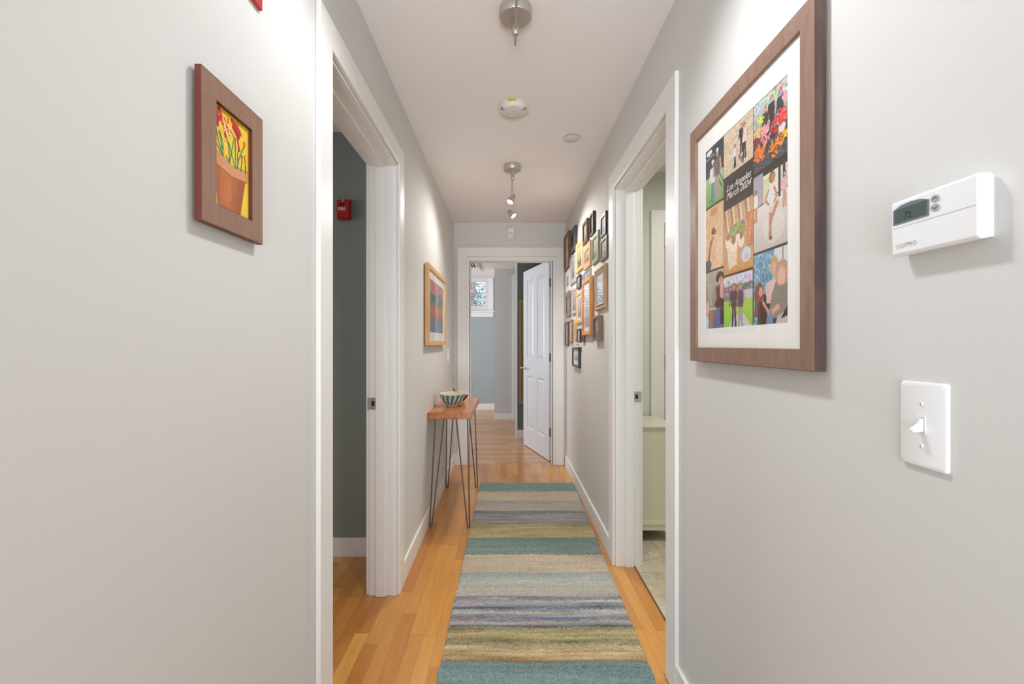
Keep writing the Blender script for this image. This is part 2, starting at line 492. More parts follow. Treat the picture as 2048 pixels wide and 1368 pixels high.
# ---------------------------------------------------------------- doorways
def side_doorway(name, side, d0, d1, top, casing_top, cw=0.094):
    """jambs, stops and casings of a doorway in a side wall; a = along Y"""
    if side == 'left': X = lambda n: XL + n; sg = 1
    else: X = lambda n: XR - n; sg = -1
    mid = (d0 + d1) / 2
    root = sroot(name, (X(-T / 2), mid, 0))

    def b2(bm, n0, n1, y0, y1, z0, z1):
        xa, xb = sorted((X(n0), X(n1))); return bx(bm, xa, xb, y0, y1, z0, z1)
    # flat casing with a mitred head on the hall side: profile extruded around the opening
    for (na, nb, nm) in ((0.0, 0.0155, 'casing'), (-T - 0.0155, -T, 'casing')):
        bm = bmesh.new(); e = 0.0
        # U-shaped: outline points
        o = [(d0 - cw, 0), (d0 - cw, casing_top), (d1 + cw, casing_top), (d1 + cw, 0)]
        i = [(d0 + e, 0), (d0 + e, top + 0.004), (d1 - e, top + 0.004), (d1 - e, 0)]
        for nn in (0,):
            A = [[bm.verts.new((X(n), y, z)) for y, z in pts] for pts in (o, i) for n in (na, nb)]
            oa, ob, ia, ib = A
            for k in range(3):
                bm.faces.new([oa[k], oa[k + 1], ob[k + 1], ob[k]]); bm.faces.new([ia[k], ib[k], ib[k + 1], ia[k + 1]])
                bm.faces.new([ob[k], ob[k + 1], ib[k + 1], ib[k]]); bm.faces.new([oa[k], ia[k], ia[k + 1], oa[k + 1]])
            for k in (0, 3): bm.faces.new([oa[k], ob[k], ib[k], ia[k]])
        obj(nm, bm, TRIM, root, bevel=0.0035)
    # jamb lining
    jt = 0.006
    for (y0, y1, z0, z1) in ((d0, d0 + jt, 0, top), (d1 - jt, d1, 0, top)):
        bm = bmesh.new(); b2(bm, -T + 0.001, -0.001, y0, y1, z0, z1); obj('jamb', bm, TRIM, root, bevel=0.001)
    bm = bmesh.new(); b2(bm, -T + 0.001, -0.001, d0 + jt, d1 - jt, top - jt, top); obj('head_jamb', bm, TRIM, root, bevel=0.001)
    # stops
    for (y0, y1, z0, z1) in ((d0 + jt, d0 + jt + 0.014, 0, top - jt), (d1 - jt - 0.014, d1 - jt, 0, top - jt)):
        bm = bmesh.new(); b2(bm, -0.098, -0.052, y0, y1, z0, z1); obj('door_stop', bm, TRIM, root, bevel=0.003)
    bm = bmesh.new(); b2(bm, -0.098, -0.052, d0 + jt + 0.014, d1 - jt - 0.014, top - jt - 0.014, top - jt); obj('door_stop', bm, TRIM, root, bevel=0.003)
    # strike plate on the far jamb
    yj = d1 - jt
    bm = bmesh.new(); b2(bm, -0.141, -0.101, yj - 0.0022, yj - 0.0002, 0.902, 0.960)
    sp = obj('strike_plate', bm, NICKEL, root, bevel=0.0008)
    bm = bmesh.new(); b2(bm, -0.122, -0.107, yj - 0.0030, yj - 0.0023, 0.919, 0.944)
    obj('latch_hole', bm, DARK, sp)
    bm = bmesh.new()
    for zz in (0.909, 0.953): lathe(bm, [(0.0035, 0), (0.0035, 0.0008), (0, 0.0012)], at((X(-0.114), yj - 0.0022, zz), (0, -1, 0)), 12)
    obj('screw', bm, CHROME, sp)
    return root


side_doorway('door_1', 'left', LD0, LD1, LDT, 2.182, 0.092)
side_doorway('door_2', 'right', RD0, RD1, RDT, 2.167, 0.095)

# end doorway with its open door
d3 = sroot('door_3', (0.05, YE + 0.06, 0))
for (na, nb) in ((YE - 0.0155, YE), (YE + 0.12, YE + 0.1355)):
    bm = bmesh.new()
    cl = 0.018
    o = [(-0.495 + 0.0, 0), (-0.495, 2.192), (0.578, 2.192), (0.578, 0)]
    i = [(ED0 - 0.004 - 0.02, 0), (ED0 - 0.024, EDT + 0.003), (ED1 + 0.026, EDT + 0.003), (ED1 + 0.026, 0)]
    oa, ob, ia, ib = [[bm.verts.new((x, n, z)) for x, z in pts] for pts in (o, i) for n in (na, nb)]
    for k in range(3):
        bm.faces.new([oa[k], oa[k + 1], ob[k + 1], ob[k]]); bm.faces.new([ia[k], ib[k], ib[k + 1], ia[k + 1]])
        bm.faces.new([oa[k], oa[k + 1], ia[k + 1], ia[k]]); bm.faces.new([ob[k], ib[k], ib[k + 1], ob[k + 1]])
    for k in (0, 3): bm.faces.new([oa[k], ob[k], ib[k], ia[k]])
    obj('casing', bm, TRIM, d3, bevel=0.0035)
for x0, x1 in ((ED0 - 0.026, ED0), (ED1, ED1 + 0.028)):
    obj('jamb', box(x0, x1, YE - 0.001, YE + 0.121, 0, EDT), TRIM, d3, bevel=0.001)
obj('head_jamb', box(ED0, ED1, YE - 0.001, YE + 0.121, EDT - 0.042, EDT + 0.002), TRIM, d3, bevel=0.001)
for x0, x1 in ((ED0, ED0 + 0.012), (ED1 - 0.012, ED1)):
    obj('door_stop', box(x0, x1, YE + 0.045, YE + 0.08, 0, EDT - 0.042), TRIM, d3, bevel=0.002)
# door leaf: hinge corner Ph, free corner Pf (face towards the hall)
Ph = Vector((0.440, 4.678, 0)); Pf = Vector((0.206, 5.470, 0)); DW = (Pf - Ph).length
du = (Pf - Ph).normalized(); dn = Vector((du.y, -du.x, 0)) * -1
if dn.x > 0: dn = -dn                               # out of the face, towards the hall's left


def dl(u, n, z): return Ph + du * u + dn * n + Vector((0, 0, z))


DM = mat('door_paint', (218, 218, 222), 0.35, bump=0.03, bscale=60)
Z0, Z1 = 0.008, 2.052 + 0.04
bm = bmesh.new()
TH = 0.036
us = [0, 0.128, 0.355, 0.475, 0.705, DW]; zs = [Z0, 0.226, 0.845, 1.045, 1.972, Z1]
# leaf as a grid of faces with recessed, raised-centre panels (both sides)
for sgn, n0 in ((1, 0.0), (-1, -TH)):
    for a in range(5):
        for c in range(5):
            q = [(us[a], zs[c]), (us[a + 1], zs[c]), (us[a + 1], zs[c + 1]), (us[a], zs[c + 1])]
            if a in (1, 3) and c in (1, 3):
                rings_ = []
                for ins, dep in ((0, 0), (0.012, 0.009), (0.022, 0.009), (0.045, 0.003)):
                    rings_.append([bm.verts.new(dl(u, n0 - sgn * dep, z)) for u, z in ((q[0][0] + ins, q[0][1] + ins), (q[1][0] - ins, q[1][1] + ins), (q[2][0] - ins, q[2][1] - ins), (q[3][0] + ins, q[3][1] - ins))])
                for A_, B_ in zip(rings_, rings_[1:]):
                    for k in range(4): bm.faces.new([A_[k], A_[(k + 1) % 4], B_[(k + 1) % 4], B_[k]])
                bm.faces.new(rings_[-1])
            else:
                bm.faces.new([bm.verts.new(dl(u, n0, z)) for u, z in q])
for (ua, ub, za, zb) in ((0, 0, Z0, Z1), (DW, DW, Z0, Z1)):
    bm.faces.new([bm.verts.new(dl(ua, 0, za)), bm.verts.new(dl(ua, -TH, za)), bm.verts.new(dl(ua, -TH, zb)), bm.verts.new(dl(ua, 0, zb))])
for z in (Z0, Z1):
    bm.faces.new([bm.verts.new(dl(0, 0, z)), bm.verts.new(dl(DW, 0, z)), bm.verts.new(dl(DW, -TH, z)), bm.verts.new(dl(0, -TH, z))])
bmesh.ops.remove_doubles(bm, verts=bm.verts, dist=1e-5)
leaf = obj('door_leaf', bm, DM, d3)
leaf['label'] = 'white four-panel door leaf standing open'
for zc in (1.859, 1.08, 0.30):
    bm = bmesh.new()
    pr = [(-0.001, -TH + 0.004), (-0.0025, -TH + 0.004), (-0.0025, -0.004), (-0.001, -0.004)]
    lo = [bm.verts.new(dl(u, n, zc - 0.044)) for u, n in pr]; hi = [bm.verts.new(dl(u, n, zc + 0.044)) for u, n in pr]
    bm.faces.new(lo); bm.faces.new(hi[::-1])
    for k in range(4): bm.faces.new([lo[k], lo[(k + 1) % 4], hi[(k + 1) % 4], hi[k]])
    c = dl(-0.004, -TH + 0.002, zc); tube(bm, [c + Vector((0, 0, -0.045)), c + Vector((0, 0, 0.045))], 0.005, 10)
    obj('hinge', bm, mat('worn_nickel', (140, 130, 124), .5, .5), leaf)
bm = bmesh.new()
hc = dl(DW - 0.062, 0, 0.935)
lathe(bm, [(0.027, 0), (0.027, 0.006), (0.022, 0.010), (0.009, 0.011), (0.009, 0.045)], at(hc, dn), 20)
p0 = hc + dn * 0.05
tube(bm, [hc + dn * 0.035, p0 + dn * 0.004, p0 - du * 0.02 + dn * 0.006, p0 - du * 0.06 + dn * 0.003, p0 - du * 0.11], [0.009, 0.0095, 0.009, 0.008, 0.007], 10)
obj('lever_handle', bm, CHROME, leaf, smooth=True)
bm = bmesh.new(); hc2 = dl(DW - 0.062, -TH, 0.935)
lathe(bm, [(0.027, 0), (0.027, 0.006), (0.022, 0.010), (0.009, 0.011), (0.009, 0.045)], at(hc2, -dn), 20)
p0 = hc2 - dn * 0.05
tube(bm, [hc2 - dn * 0.035, p0 - dn * 0.004, p0 - du * 0.02 - dn * 0.006, p0 - du * 0.06, p0 - du * 0.11], [0.009, 0.0095, 0.009, 0.008, 0.007], 10)
obj('lever_handle', bm, CHROME, leaf, smooth=True)

# door_4: frontal door in the bathroom's back wall
d4 = sroot('door_4', (1.05, 3.17, 0))
YB = 3.19
bm = bmesh.new()
o = [(1.020, 0), (1.020, 2.166), (1.94, 2.166), (1.94, 0)]; i = [(1.115, 0), (1.115, 2.075), (1.845, 2.075), (1.845, 0)]
oa, ob, ia, ib = [[bm.verts.new((x, n, z)) for x, z in pts] for pts in (o, i) for n in (YB, YB - 0.018)]
for k in range(3):
    bm.faces.new([oa[k], oa[k + 1], ob[k + 1], ob[k]]); bm.faces.new([ia[k], ib[k], ib[k + 1], ia[k + 1]])
    bm.faces.new([ob[k], ob[k + 1], ib[k + 1], ib[k]])
obj('casing', bm, TRIM, d4, bevel=0.003)
obj('door_leaf', box(1.121, 1.842, YB - 0.012, YB - 0.001, 0.01, 2.071), TRIM, d4, bevel=0.002)
for zc in (1.95, 1.10, 0.28):
    bm = bmesh.new(); tube(bm, [(1.118, YB - 0.018, zc - 0.045), (1.118, YB - 0.018, zc + 0.045)], 0.006, 10); obj('hinge', bm, NICKEL, d4)

# ---------------------------------------------------------------- bedroom window with plantation shutters, and what is outside it
wn = sroot('window_1', ((WX0 + WX1) / 2, 8.34, WZ0))
bm = bmesh.new()
bx(bm, WX1, -0.241, 8.318, 8.34, 1.815, CEIL); bx(bm, WX0 - 0.093, WX0, 8.318, 8.34, 1.815, CEIL)
obj('window_casing', bm, TRIM, wn, bevel=0.003)
bm = bx(bmesh.new(), WX0 - 0.11, -0.222, 8.285, 8.36, 1.808, 1.832); obj('window_sill', bm, TRIM, wn, bevel=0.004)
bm = bx(bmesh.new(), WX0 - 0.093, -0.241, 8.320, 8.34, 1.722, 1.808); obj('window_apron', bm, TRIM, wn, bevel=0.003)
bm = ring(bmesh.new(), lambda a, z, n: (a, 8.37 - n, z), WX0, WX1, 1.832, 2.44, [(0, 0), (0, 0.03), (0.06, 0.03), (0.06, 0)])
sh = obj('shutter_frame', bm, mat('shutter_paint', (222, 220, 222), 0.4), wn, bevel=0.002)
nl = 8; pz0, pz1 = 1.917, 2.353
bx_ = bmesh.new()
obj('rail', bx(bx(bx_, WX0 + 0.06, WX1 - 0.06, 8.345, 8.368, 1.892, pz0 + 0.004), WX0 + 0.06, WX1 - 0.06, 8.345, 8.368, pz1 + 0.012, 2.38), MATS['shutter_paint'], sh)
for k in range(nl):
    zc = pz0 + 0.02 + (pz1 - pz0) * (k + 0.5) / nl
    bm = bmesh.new()
    sec = [(-0.032, -0.013), (0, -0.010), (0.032, 0.003), (0.032, 0.008), (0, 0.002), (-0.032, -0.008)]
    prism(bm, sec, lambda a, b_, n: (n, 8.39 + a, zc + b_ * 1.0), WX0 + 0.062, WX1 - 0.062)
    obj('louver', bm, mat('louver_paint', (172, 180, 182), .45), sh)
obj('glass_pane', box(WX0, WX1, 8.43, 8.434, WZ0, WZ1), GLASS, wn)
# outside
struct('ground_outside', box(-8, 8, 8.6, 16, 0.9, 1.0), mat('garden_soil', (120, 112, 90), 0.9, noise=.3, nscale=3))
bk = bpy.data.materials.new('pink_brick'); bk.use_nodes = True
nt = bk.node_tree; b = nt.nodes['Principled BSDF']; br = nt.nodes.new('ShaderNodeTexBrick'); tc = nt.nodes.new('ShaderNodeTexCoord'); mp = nt.nodes.new('ShaderNodeMapping')
mp.inputs['Rotation'].default_value = (R(90), 0, 0); nt.links.new(tc.outputs['Object'], mp.inputs[0]); nt.links.new(mp.outputs[0], br.inputs['Vector'])
br.inputs['Scale'].default_value = 1; br.inputs['Brick Width'].default_value = .22; br.inputs['Row Height'].default_value = .075; br.inputs['Mortar Size'].default_value = .008
br.inputs['Color1'].default_value = rgb(198, 150, 142); br.inputs['Color2'].default_value = rgb(176, 132, 128); br.inputs['Mortar'].default_value = rgb(215, 205, 200)
nt.links.new(br.outputs['Color'], b.inputs['Base Color']); b.inputs['Roughness'].default_value = .9
ch = obj('brick_pier', bx(bx(bmesh.new(), -0.98, -0.80, 11.6, 11.8, 1.0, 3.5), -1.01, -0.77, 11.57, 11.83, 3.5, 3.58), bk)
tag(ch, 'pinkish brick pier standing outside the shuttered bedroom window', 'brick pier')


def bush(name, label, loc, rad, seed, cols, zs_=1.0):
    rnd = random.Random(seed); root = thing(name, label, 'bush', loc)
    bm = bmesh.new(); tube(bm, [loc, Vector(loc) + Vector((0.03, 0, rad * zs_ * 1.2))], [0.05, 0.02], 8); obj('stem', bm, mat('bark', (96, 78, 62), .9), root)
    for ci, c in enumerate(cols):
        bm = bmesh.new()
        for _ in range(380):
            v = Vector((rnd.gauss(0, 1), rnd.gauss(0, 1), rnd.gauss(0, 1))).normalized() * rad * rnd.uniform(.35, 1) ** .6
            p = Vector(loc) + Vector((v.x, v.y, v.z * zs_ + rad * zs_)); s_ = rnd.uniform(.03, .06)
            a = Vector((rnd.gauss(0, 1), rnd.gauss(0, 1), rnd.gauss(0, 1))).normalized(); q = a.orthogonal().normalized()
            bm.faces.new([bm.verts.new(p - a * s_), bm.verts.new(p + q * s_ * .45), bm.verts.new(p + a * s_), bm.verts.new(p - q * s_ * .45)])
        obj('foliage', bm, mat('leaf_%s_%d' % (name, ci), c, .6), root)


bush('garden_bush', 'blue-green leafy bush outside the bedroom window, right of the brick pier', (-0.50, 10.6, 1.0), .72, 3, [(140, 160, 150), (190, 205, 190), (95, 125, 130)], 1.15)
bush('flowering_shrub', 'pale yellow-green shrub outside the bedroom window, behind the brick pier', (-1.05, 12.75, 1.0), .80, 5, [(170, 180, 140), (200, 210, 215), (110, 130, 120)], 1.25)


# ---------------------------------------------------------------- bedroom: vent, outlet, mirror
vt = thing('ceiling_vent', 'white ceiling register with dark louvred slots, beyond the bedroom doorway', 'vent', (-0.56, 6.72, CEIL - 0.02))
bm = ring(bmesh.new(), lambda a, z, n: (a, z, CEIL - 0.02 - n), -0.69, -0.445, 6.40, 7.05, [(0, 0), (0, .006), (.022, .008), (.022, 0)]); obj('vent_frame', bm, WHITE, vt)
obj('vent_cavity', box(-0.668, -0.467, 6.42, 7.03, CEIL - 0.0225, CEIL - 0.0205), DARK, vt)
for k in range(6):
    x = -0.660 + k * 0.036
    obj('slat', box(x, x + 0.012, 6.42, 7.03, CEIL - 0.030, CEIL - 0.0235), WHITE, vt)
ou = thing('power_outlet', 'white two-gang outlet plate low on the blue-grey bedroom wall', 'power outlet', (-0.69, 8.34, .44))
obj('cover_plate', box(-0.735, -0.645, 8.332, 8.34, .388, .502), WHITE, ou, bevel=.003)
for zz in (.422, .468):
    bm = bmesh.new(); lathe(bm, [(.016, 0), (.016, .003)], at((-0.66, 8.332, zz), (0, -1, 0)), 16); obj('socket', bm, mat('socket_plastic', (225, 222, 215), .4), ou)
GOLD = mat('aged_gold', (176, 146, 92), .4, .35, noise=.15, nscale=60)
mi = thing('mirror', 'tall gold-framed picture glass hanging on the dark green wall behind the open door', 'mirror', (0.45, 5.81, .45))
bm = ring(bmesh.new(), lambda a, z, n: (a, 5.81 - n, z), 0.168, 0.75, .452, 1.788, [(0, 0), (0, .034), (.012, .036), (.016, .028), (.05, .018), (.055, 0)])
obj('mirror_frame', bm, GOLD, mi, bevel=.001)
bm = ring(bmesh.new(), lambda a, z, n: (a, 5.81 - n, z), 0.166, 0.752, .450, 1.790, [(0, .001), (0, .030), (.0018, .030), (.0018, .001)])
obj('frame_edge', bm, mat('walnut_edge', (100, 62, 38), .5), mi)
obj('mirror_glass', box(0.222, 0.696, 5.796, 5.800, .506, 1.734), mat('mirror_silver', (200, 200, 195), .08, 1.0), mi)


# ---------------------------------------------------------------- FIRE devices
RED = mat('fire_red', (178, 22, 28), .35)
WL = mat('white_lettering', (235, 225, 225), .5)


def text_mesh(s, size, fn, n, ext=0.0006, shear=0.0, bold=0.0):
    cu = bpy.data.curves.new('t', 'FONT'); cu.body = s; cu.size = size; cu.extrude = 0; cu.shear = shear; cu.offset = bold
    cu.align_x = 'CENTER'; cu.align_y = 'CENTER'; cu.space_line = 0.85
    o = bpy.data.objects.new('t', cu); COL.objects.link(o)
    dg = bpy.context.evaluated_depsgraph_get(); me = bpy.data.meshes.new_from_object(o.evaluated_get(dg))
    bm = bmesh.new(); bm.from_mesh(me)
    bpy.data.objects.remove(o); bpy.data.curves.remove(cu); bpy.data.meshes.remove(me)
    g = bmesh.ops.extrude_face_region(bm, geom=bm.faces[:])
    for v in [x for x in g['geom'] if isinstance(x, bmesh.types.BMVert)]: v.co.z += ext
    for v in bm.verts: v.co = Vector(fn(v.co.x, v.co.y, n + v.co.z))
    return bm


fx, fy = -0.930, 2.59
fa = thing('fire_alarm', 'small red fire alarm with white FIRE lettering on the dark study wall', 'fire alarm', (fx, fy, 1.93))
bm = box(fx - .038, fx + .038, fy - .012, fy, 1.932, 2.048); obj('back_plate', bm, RED, fa, bevel=.003)
bm = bmesh.new()
prism(bm, [(.008, 1.928), (.040, 1.938), (.046, 1.958), (.040, 2.036), (.012, 2.046)], lambda a, z, n: (n, fy - a, z), fx - .033, fx + .037)
obj('alarm_body', bm, RED, fa, bevel=.003)
bm = text_mesh('FIRE', .0235, lambda a, z, n: (fx - .003 + a, fy - n, 1.984 + z), .0440, bold=.0008); obj('lettering', bm, WL, fa)
bm = box(fx + .002, fx + .005, fy - .045, fy - .040, 2.026, 2.040); obj('indicator', bm, WL, fa)
bm = box(fx - .018, fx + .012, fy - .0448, fy - .040, 2.004, 2.018); obj('sounder_grille', bm, mat('dark_red', (80, 6, 12), .5), fa)

fs = thing('fire_strobe', 'red fire strobe high on the near left wall, cut by the top edge', 'fire alarm', (XL, .905, 1.932))
obj('mounting_plate', box(XL, XL + .0025, .838, .9665, 1.9300, 2.06), mat('grey_gasket', (190, 195, 185), .5), fs)
obj('strobe_plate', box(XL + .0025, XL + .010, .840, .9640, 1.9320, 2.058), RED, fs, bevel=.002)
bm = bmesh.new(); prism(bm, [(.855, 1.945), (.945, 1.945), (.950, 1.955), (.950, 2.045), (.855, 2.045)], lambda a, z, n: (XL + n, a, z), .010, .030)
obj('strobe_body', bm, RED, fs, bevel=.003)
obj('strobe_lens', box(XL + .030, XL + .042, .875, .925, 1.985, 2.035), mat('clear_lens', (225, 228, 230), .15), fs, bevel=.006)


# ---------------------------------------------------------------- framed pictures
def frame(name, label, side, Yn, Yf, z0, z1, d, fw, m, mats=None, cv=None, matw=0.0, gap=0.004, prof=None, group=None, glass=True, edge=None, pic=None, picmat=None, rec=None, cat='picture frame', sidecover=None):
    fn = wfn(side)
    a0, a1 = (-Yf, -Yn) if side == 'right' else (Yn, Yf)
    root = thing(name, label, cat, fn((a0 + a1) / 2, z0, 0), group)
    rec = d * .45 if rec is None else rec
    if prof is None: prof = [(0, gap), (0, d - .001), (.001, d), (fw - .001, d), (fw, d - .001), (fw, rec), (fw, gap)]
    else: prof = [(p * fw, q * (d - gap) + gap) for p, q in prof]
    obj('frame_moulding', ring(bmesh.new(), fn, a0, a1, z0, z1, prof), m, root)
    pts = [fn(a0 + fw * .6, z0 + fw * .6, 0.0), fn(a1 - fw * .6, z1 - fw * .6, rec - .0025)]
    xs, ys, zs_ = zip(*pts)
    obj('backing', box(min(xs), max(xs), min(ys), max(ys), min(zs_), max(zs_)), mat('backing_board', (120, 100, 80), .9), root)
    i0, i1, j0, j1 = a0 + fw * .8, a1 - fw * .8, z0 + fw * .8, z1 - fw * .8
    if pic: p0, p1, q0, q1 = pic
    else: p0, p1, q0, q1 = a0 + fw + matw, a1 - fw - matw, z0 + fw + matw, z1 - fw - matw
    if matw or pic:
        bm = bmesh.new()
        A, B = [(i0, j0), (i1, j0), (i1, j1), (i0, j1)], [(p0, q0), (p1, q0), (p1, q1), (p0, q1)]
        n1, n0 = rec, rec - .0018
        rows = [[bm.verts.new(fn(a, z, n)) for a, z in P_] for P_, n in ((A, n0), (A, n1), (B, n1), (B, n0))]
        for r0, r1 in zip(rows, rows[1:] + rows[:1]):
            for k in range(4): bm.faces.new([r0[k], r0[(k + 1) % 4], r1[(k + 1) % 4], r1[k]])
        obj('mat_board', bm, mats or mat('mat_white', (244, 241, 236), .8), root)
    if cv is not None: cv.mesh('picture', fn, p0, p1, q0, q1, rec - .0015 if (matw or pic) else rec, picmat or PAINTED, root)
    if edge is not None:
        obj('inner_lip', ring(bmesh.new(), fn, a0 + fw * .78, a1 - fw * .78, z0 + fw * .78, z1 - fw * .78, [(0, rec), (0, d + .0012), (fw * .3, d * .8), (fw * .3, rec)]), edge, root)
    if glass:
        pts = [fn(i0, j0, rec + .002), fn(i1, j1, rec + .004)]; xs, ys, zs_ = zip(*pts)
        obj('glass', box(min(xs), max(xs), min(ys), max(ys), min(zs_), max(zs_)), GLASS, root)
    return root


# flower-pot painting in the ribbed wooden frame, near left
fl = Cv(110, 168, (238, 196, 48), asp=110 / 168)
fl.noise(7, 6, False); fl.noise(5, 2)
fl.rect(0, 0, .10, .42, (232, 200, 120)); fl.rect(.78, 0, 1, .46, (236, 206, 40)); fl.rect(.84, 0, 1, .30, (240, 214, 110), .5)
fl.poly([(.13, 0.0), (.74, 0.0), (.90, .40), (.04, .44)], (176, 98, 52))
fl.poly([(.20, .04), (.45, .03), (.50, .38), (.18, .38)], (196, 116, 62), .6); fl.poly([(.60, .02), (.74, .0), (.88, .38), (.66, .36)], (158, 86, 48), .6)
fl.ell(.4, .2, .12, .10, (208, 126, 70), k=.35); fl.ell(.62, .13, .10, .08, (150, 84, 50), k=.35)
fl.poly([(.0, .47), (.02, .42), (.5, .375), (.93, .405), (.985, .44), (.98, .53), (.5, .49), (.0, .57)], (212, 148, 98))
fl.line([(0, .42), (.5, .375), (.95, .405)], .008, (120, 80, 50)); fl.line([(0, .57), (.5, .49), (.98, .53)], .006, (130, 90, 60))
G1 = (24, 120, 70); G2 = (52, 140, 80)
for pts, c in (([(.08, .78), (.14, .66), (.26, .53)], G1), ([(.18, .76), (.26, .65), (.27, .54)], G2), ([(.0, .74), (.08, .62), (.24, .54)], G1), ([(.35, .55), (.44, .50), (.42, .66), (.33, .78)], G1),
               ([(.44, .50), (.50, .64), (.56, .78)], G2), ([(.60, .49), (.50, .60), (.42, .70)], G1), ([(.62, .49), (.60, .66), (.60, .80)], G1), ([(.66, .50), (.70, .60), (.80, .72), (.86, .78)], G2),
               ([(.68, .50), (.66, .62), (.70, .74)], G1), ([(.76, .49), (.79, .60), (.80, .66)], G1), ([(.90, .50), (.90, .58), (.88, .64)], G1), ([(.24, .60), (.20, .70), (.16, .74)], G1)):
    fl.line(pts, .020, c)
RD = (200, 30, 22); RD2 = (158, 20, 24)
for pts, wd, c in (([(.12, .93), (.16, .97), (.22, .91), (.14, .86)], .05, RD), ([(.12, .90), (.12, .80)], .04, RD2), ([(.22, .88), (.30, .82), (.32, .74)], .032, RD), ([(.30, .92), (.36, .84), (.42, .80)], .02, RD),
                   ([(.40, .94), (.38, .86), (.44, .78)], .02, RD), ([(.50, .95), (.56, .94), (.66, .93), (.74, .88)], .05, RD), ([(.56, .90), (.68, .84)], .07, RD2), ([(.66, .80), (.72, .70)], .035, RD),
                   ([(.46, .84), (.56, .80)], .02, RD), ([(.86, .82), (.86, .78)], .025, RD2), ([(.78, .66), (.79, .62)], .018, RD2), ([(.88, .68), (.88, .63)], .018, RD2), ([(.10, .72), (.12, .69)], .018, RD2)):
    fl.line(pts, wd, c)
for _ in range(40): fl.ell(.28 + .2 * fl.rs.rand(), .78 + .1 * fl.rs.rand(), .012, .008, (245, 215, 180), k=.8)
RIB = mat('ribbed_redwood', (170, 126, 102), .5, noise=.10, nscale=20)
nt = RIB.node_tree; b = nt.nodes['Principled BSDF']
tc = [n for n in nt.nodes if n.type == 'TEX_COORD'][0]; sp_ = nt.nodes.new('ShaderNodeSeparateXYZ'); nt.links.new(tc.outputs['Object'], sp_.inputs[0])
mm = nt.nodes.new('ShaderNodeMath'); mm.operation = 'MULTIPLY'; mm.inputs[1].default_value = 2 * math.pi / .0042; nt.links.new(sp_.outputs[1], mm.inputs[0])
ms = nt.nodes.new('ShaderNodeMath'); ms.operation = 'SINE'; nt.links.new(mm.outputs[0], ms.inputs[0])
bpn = nt.nodes.new('ShaderNodeBump'); bpn.inputs['Strength'].default_value = 1.0; bpn.inputs['Distance'].default_value = .0012; nt.links.new(ms.outputs[0], bpn.inputs['Height']); nt.links.new(bpn.outputs[0], b.inputs['Normal'])
mr2 = nt.nodes.new('ShaderNodeMapRange'); mr2.inputs[1].default_value = -1; mr2.inputs[2].default_value = -.2; mr2.inputs[3].default_value = .62; mr2.inputs[4].default_value = 1; nt.links.new(ms.outputs[0], mr2.inputs[0])
src = [n for n in nt.nodes if n.type == 'MIX_RGB'][0]; mx2 = nt.nodes.new('ShaderNodeMixRGB'); mx2.blend_type = 'MULTIPLY'; mx2.inputs[0].default_value = 1
nt.links.new(src.outputs[0], mx2.inputs[1]); nt.links.new(mr2.outputs[0], mx2.inputs[2]); nt.links.new(mx2.outputs[0], b.inputs['Base Color'])
rt = frame('framed_painting', 'ribbed reddish wood frame with a painted pot of red flowers on yellow, near left wall', 'left', .760, .950, 1.430, 1.692, .0175, .039, RIB, cv=fl, glass=False, rec=.010, gap=.006, cat='painting')
fnL = wfn('left')
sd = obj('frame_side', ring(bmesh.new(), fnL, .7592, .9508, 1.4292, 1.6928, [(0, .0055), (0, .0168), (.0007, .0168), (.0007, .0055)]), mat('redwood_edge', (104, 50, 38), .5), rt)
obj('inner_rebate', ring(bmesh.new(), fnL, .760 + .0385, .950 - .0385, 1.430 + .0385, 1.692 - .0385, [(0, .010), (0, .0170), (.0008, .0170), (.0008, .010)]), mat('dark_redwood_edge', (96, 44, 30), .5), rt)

# ---- photo collage in the large walnut frame, near right
CW, CH = 191, 256
cg = Cv(CW, CH, (62, 48, 40), asp=CW / CH)


def cell(u0, v0, u1, v1, c):
    k = Cv(max(8, int((u1 - u0) * CW)), max(8, int((v1 - v0) * CH)), c, asp=((u1 - u0) * CW) / ((v1 - v0) * CH)); k.box = (u0, v0, u1, v1)
    k.rs = np.random.RandomState(int(u0 * 100 + v0 * 1000)); return k


def done(k): cg.paste(k, *k.box)


c1, c2 = .284, .66
k = cell(0, .680, c1 - .008, 1, (48, 56, 70)); k.grad((130, 160, 90), (176, 200, 150), 0, 0, 1, .52); k.rect(0, .50, 1, .62, (60, 66, 70)); k.ell(.2, .93, .16, .05, (225, 228, 230)); k.line([(0, .83), (.5, .85)], .012, (210, 215, 220))
k.line([(.2, .08), (.5, .02)], .01, (50, 60, 60)); k.line([(.6, .5), (.9, .2)], .04, (70, 110, 95)); k.line([(.75, .48), (1, .25)], .03, (80, 120, 100))
k.person(.40, .06, .70, (225, 225, 222), (90, 150, 150)); k.person(.66, .06, .82, (118, 98, 92), (172, 156, 142)); k.ell(.40, .735, .07, .03, (245, 245, 245)); k.ell(.66, .87, .07, .03, (245, 245, 245)); k.noise(6, 1); done(k)
k = cell(c1, .775, c2 - .008, 1, (214, 192, 164))
k = cell(c1, .772, c2 - .008, 1, (216, 194, 166)); k.noise(9, 3)
for _ in range(16):
    x, y = k.rs.rand(2); k.line([(x, y * .5 + .45), (x + .2, y * .5 + .5)], .012, (150, 128, 104), .7)
k.person(.72, .14, .74, (232, 205, 200), (48, 44, 46), hair=(130, 80, 50)); k.person(.62, .30, .62, (50, 48, 50), (60, 55, 55), hair=(150, 100, 60)); k.person(.40, .08, .50, (205, 215, 232), (44, 42, 46)); k.line([(.55, .25), (.68, .08)], .09, (110, 100, 96), .8); k.noise(5, 1); done(k)
k = cell(c1, .27, c2 - .008, .600, (214, 158, 98)); k.grad((206, 150, 84), (196, 150, 110))
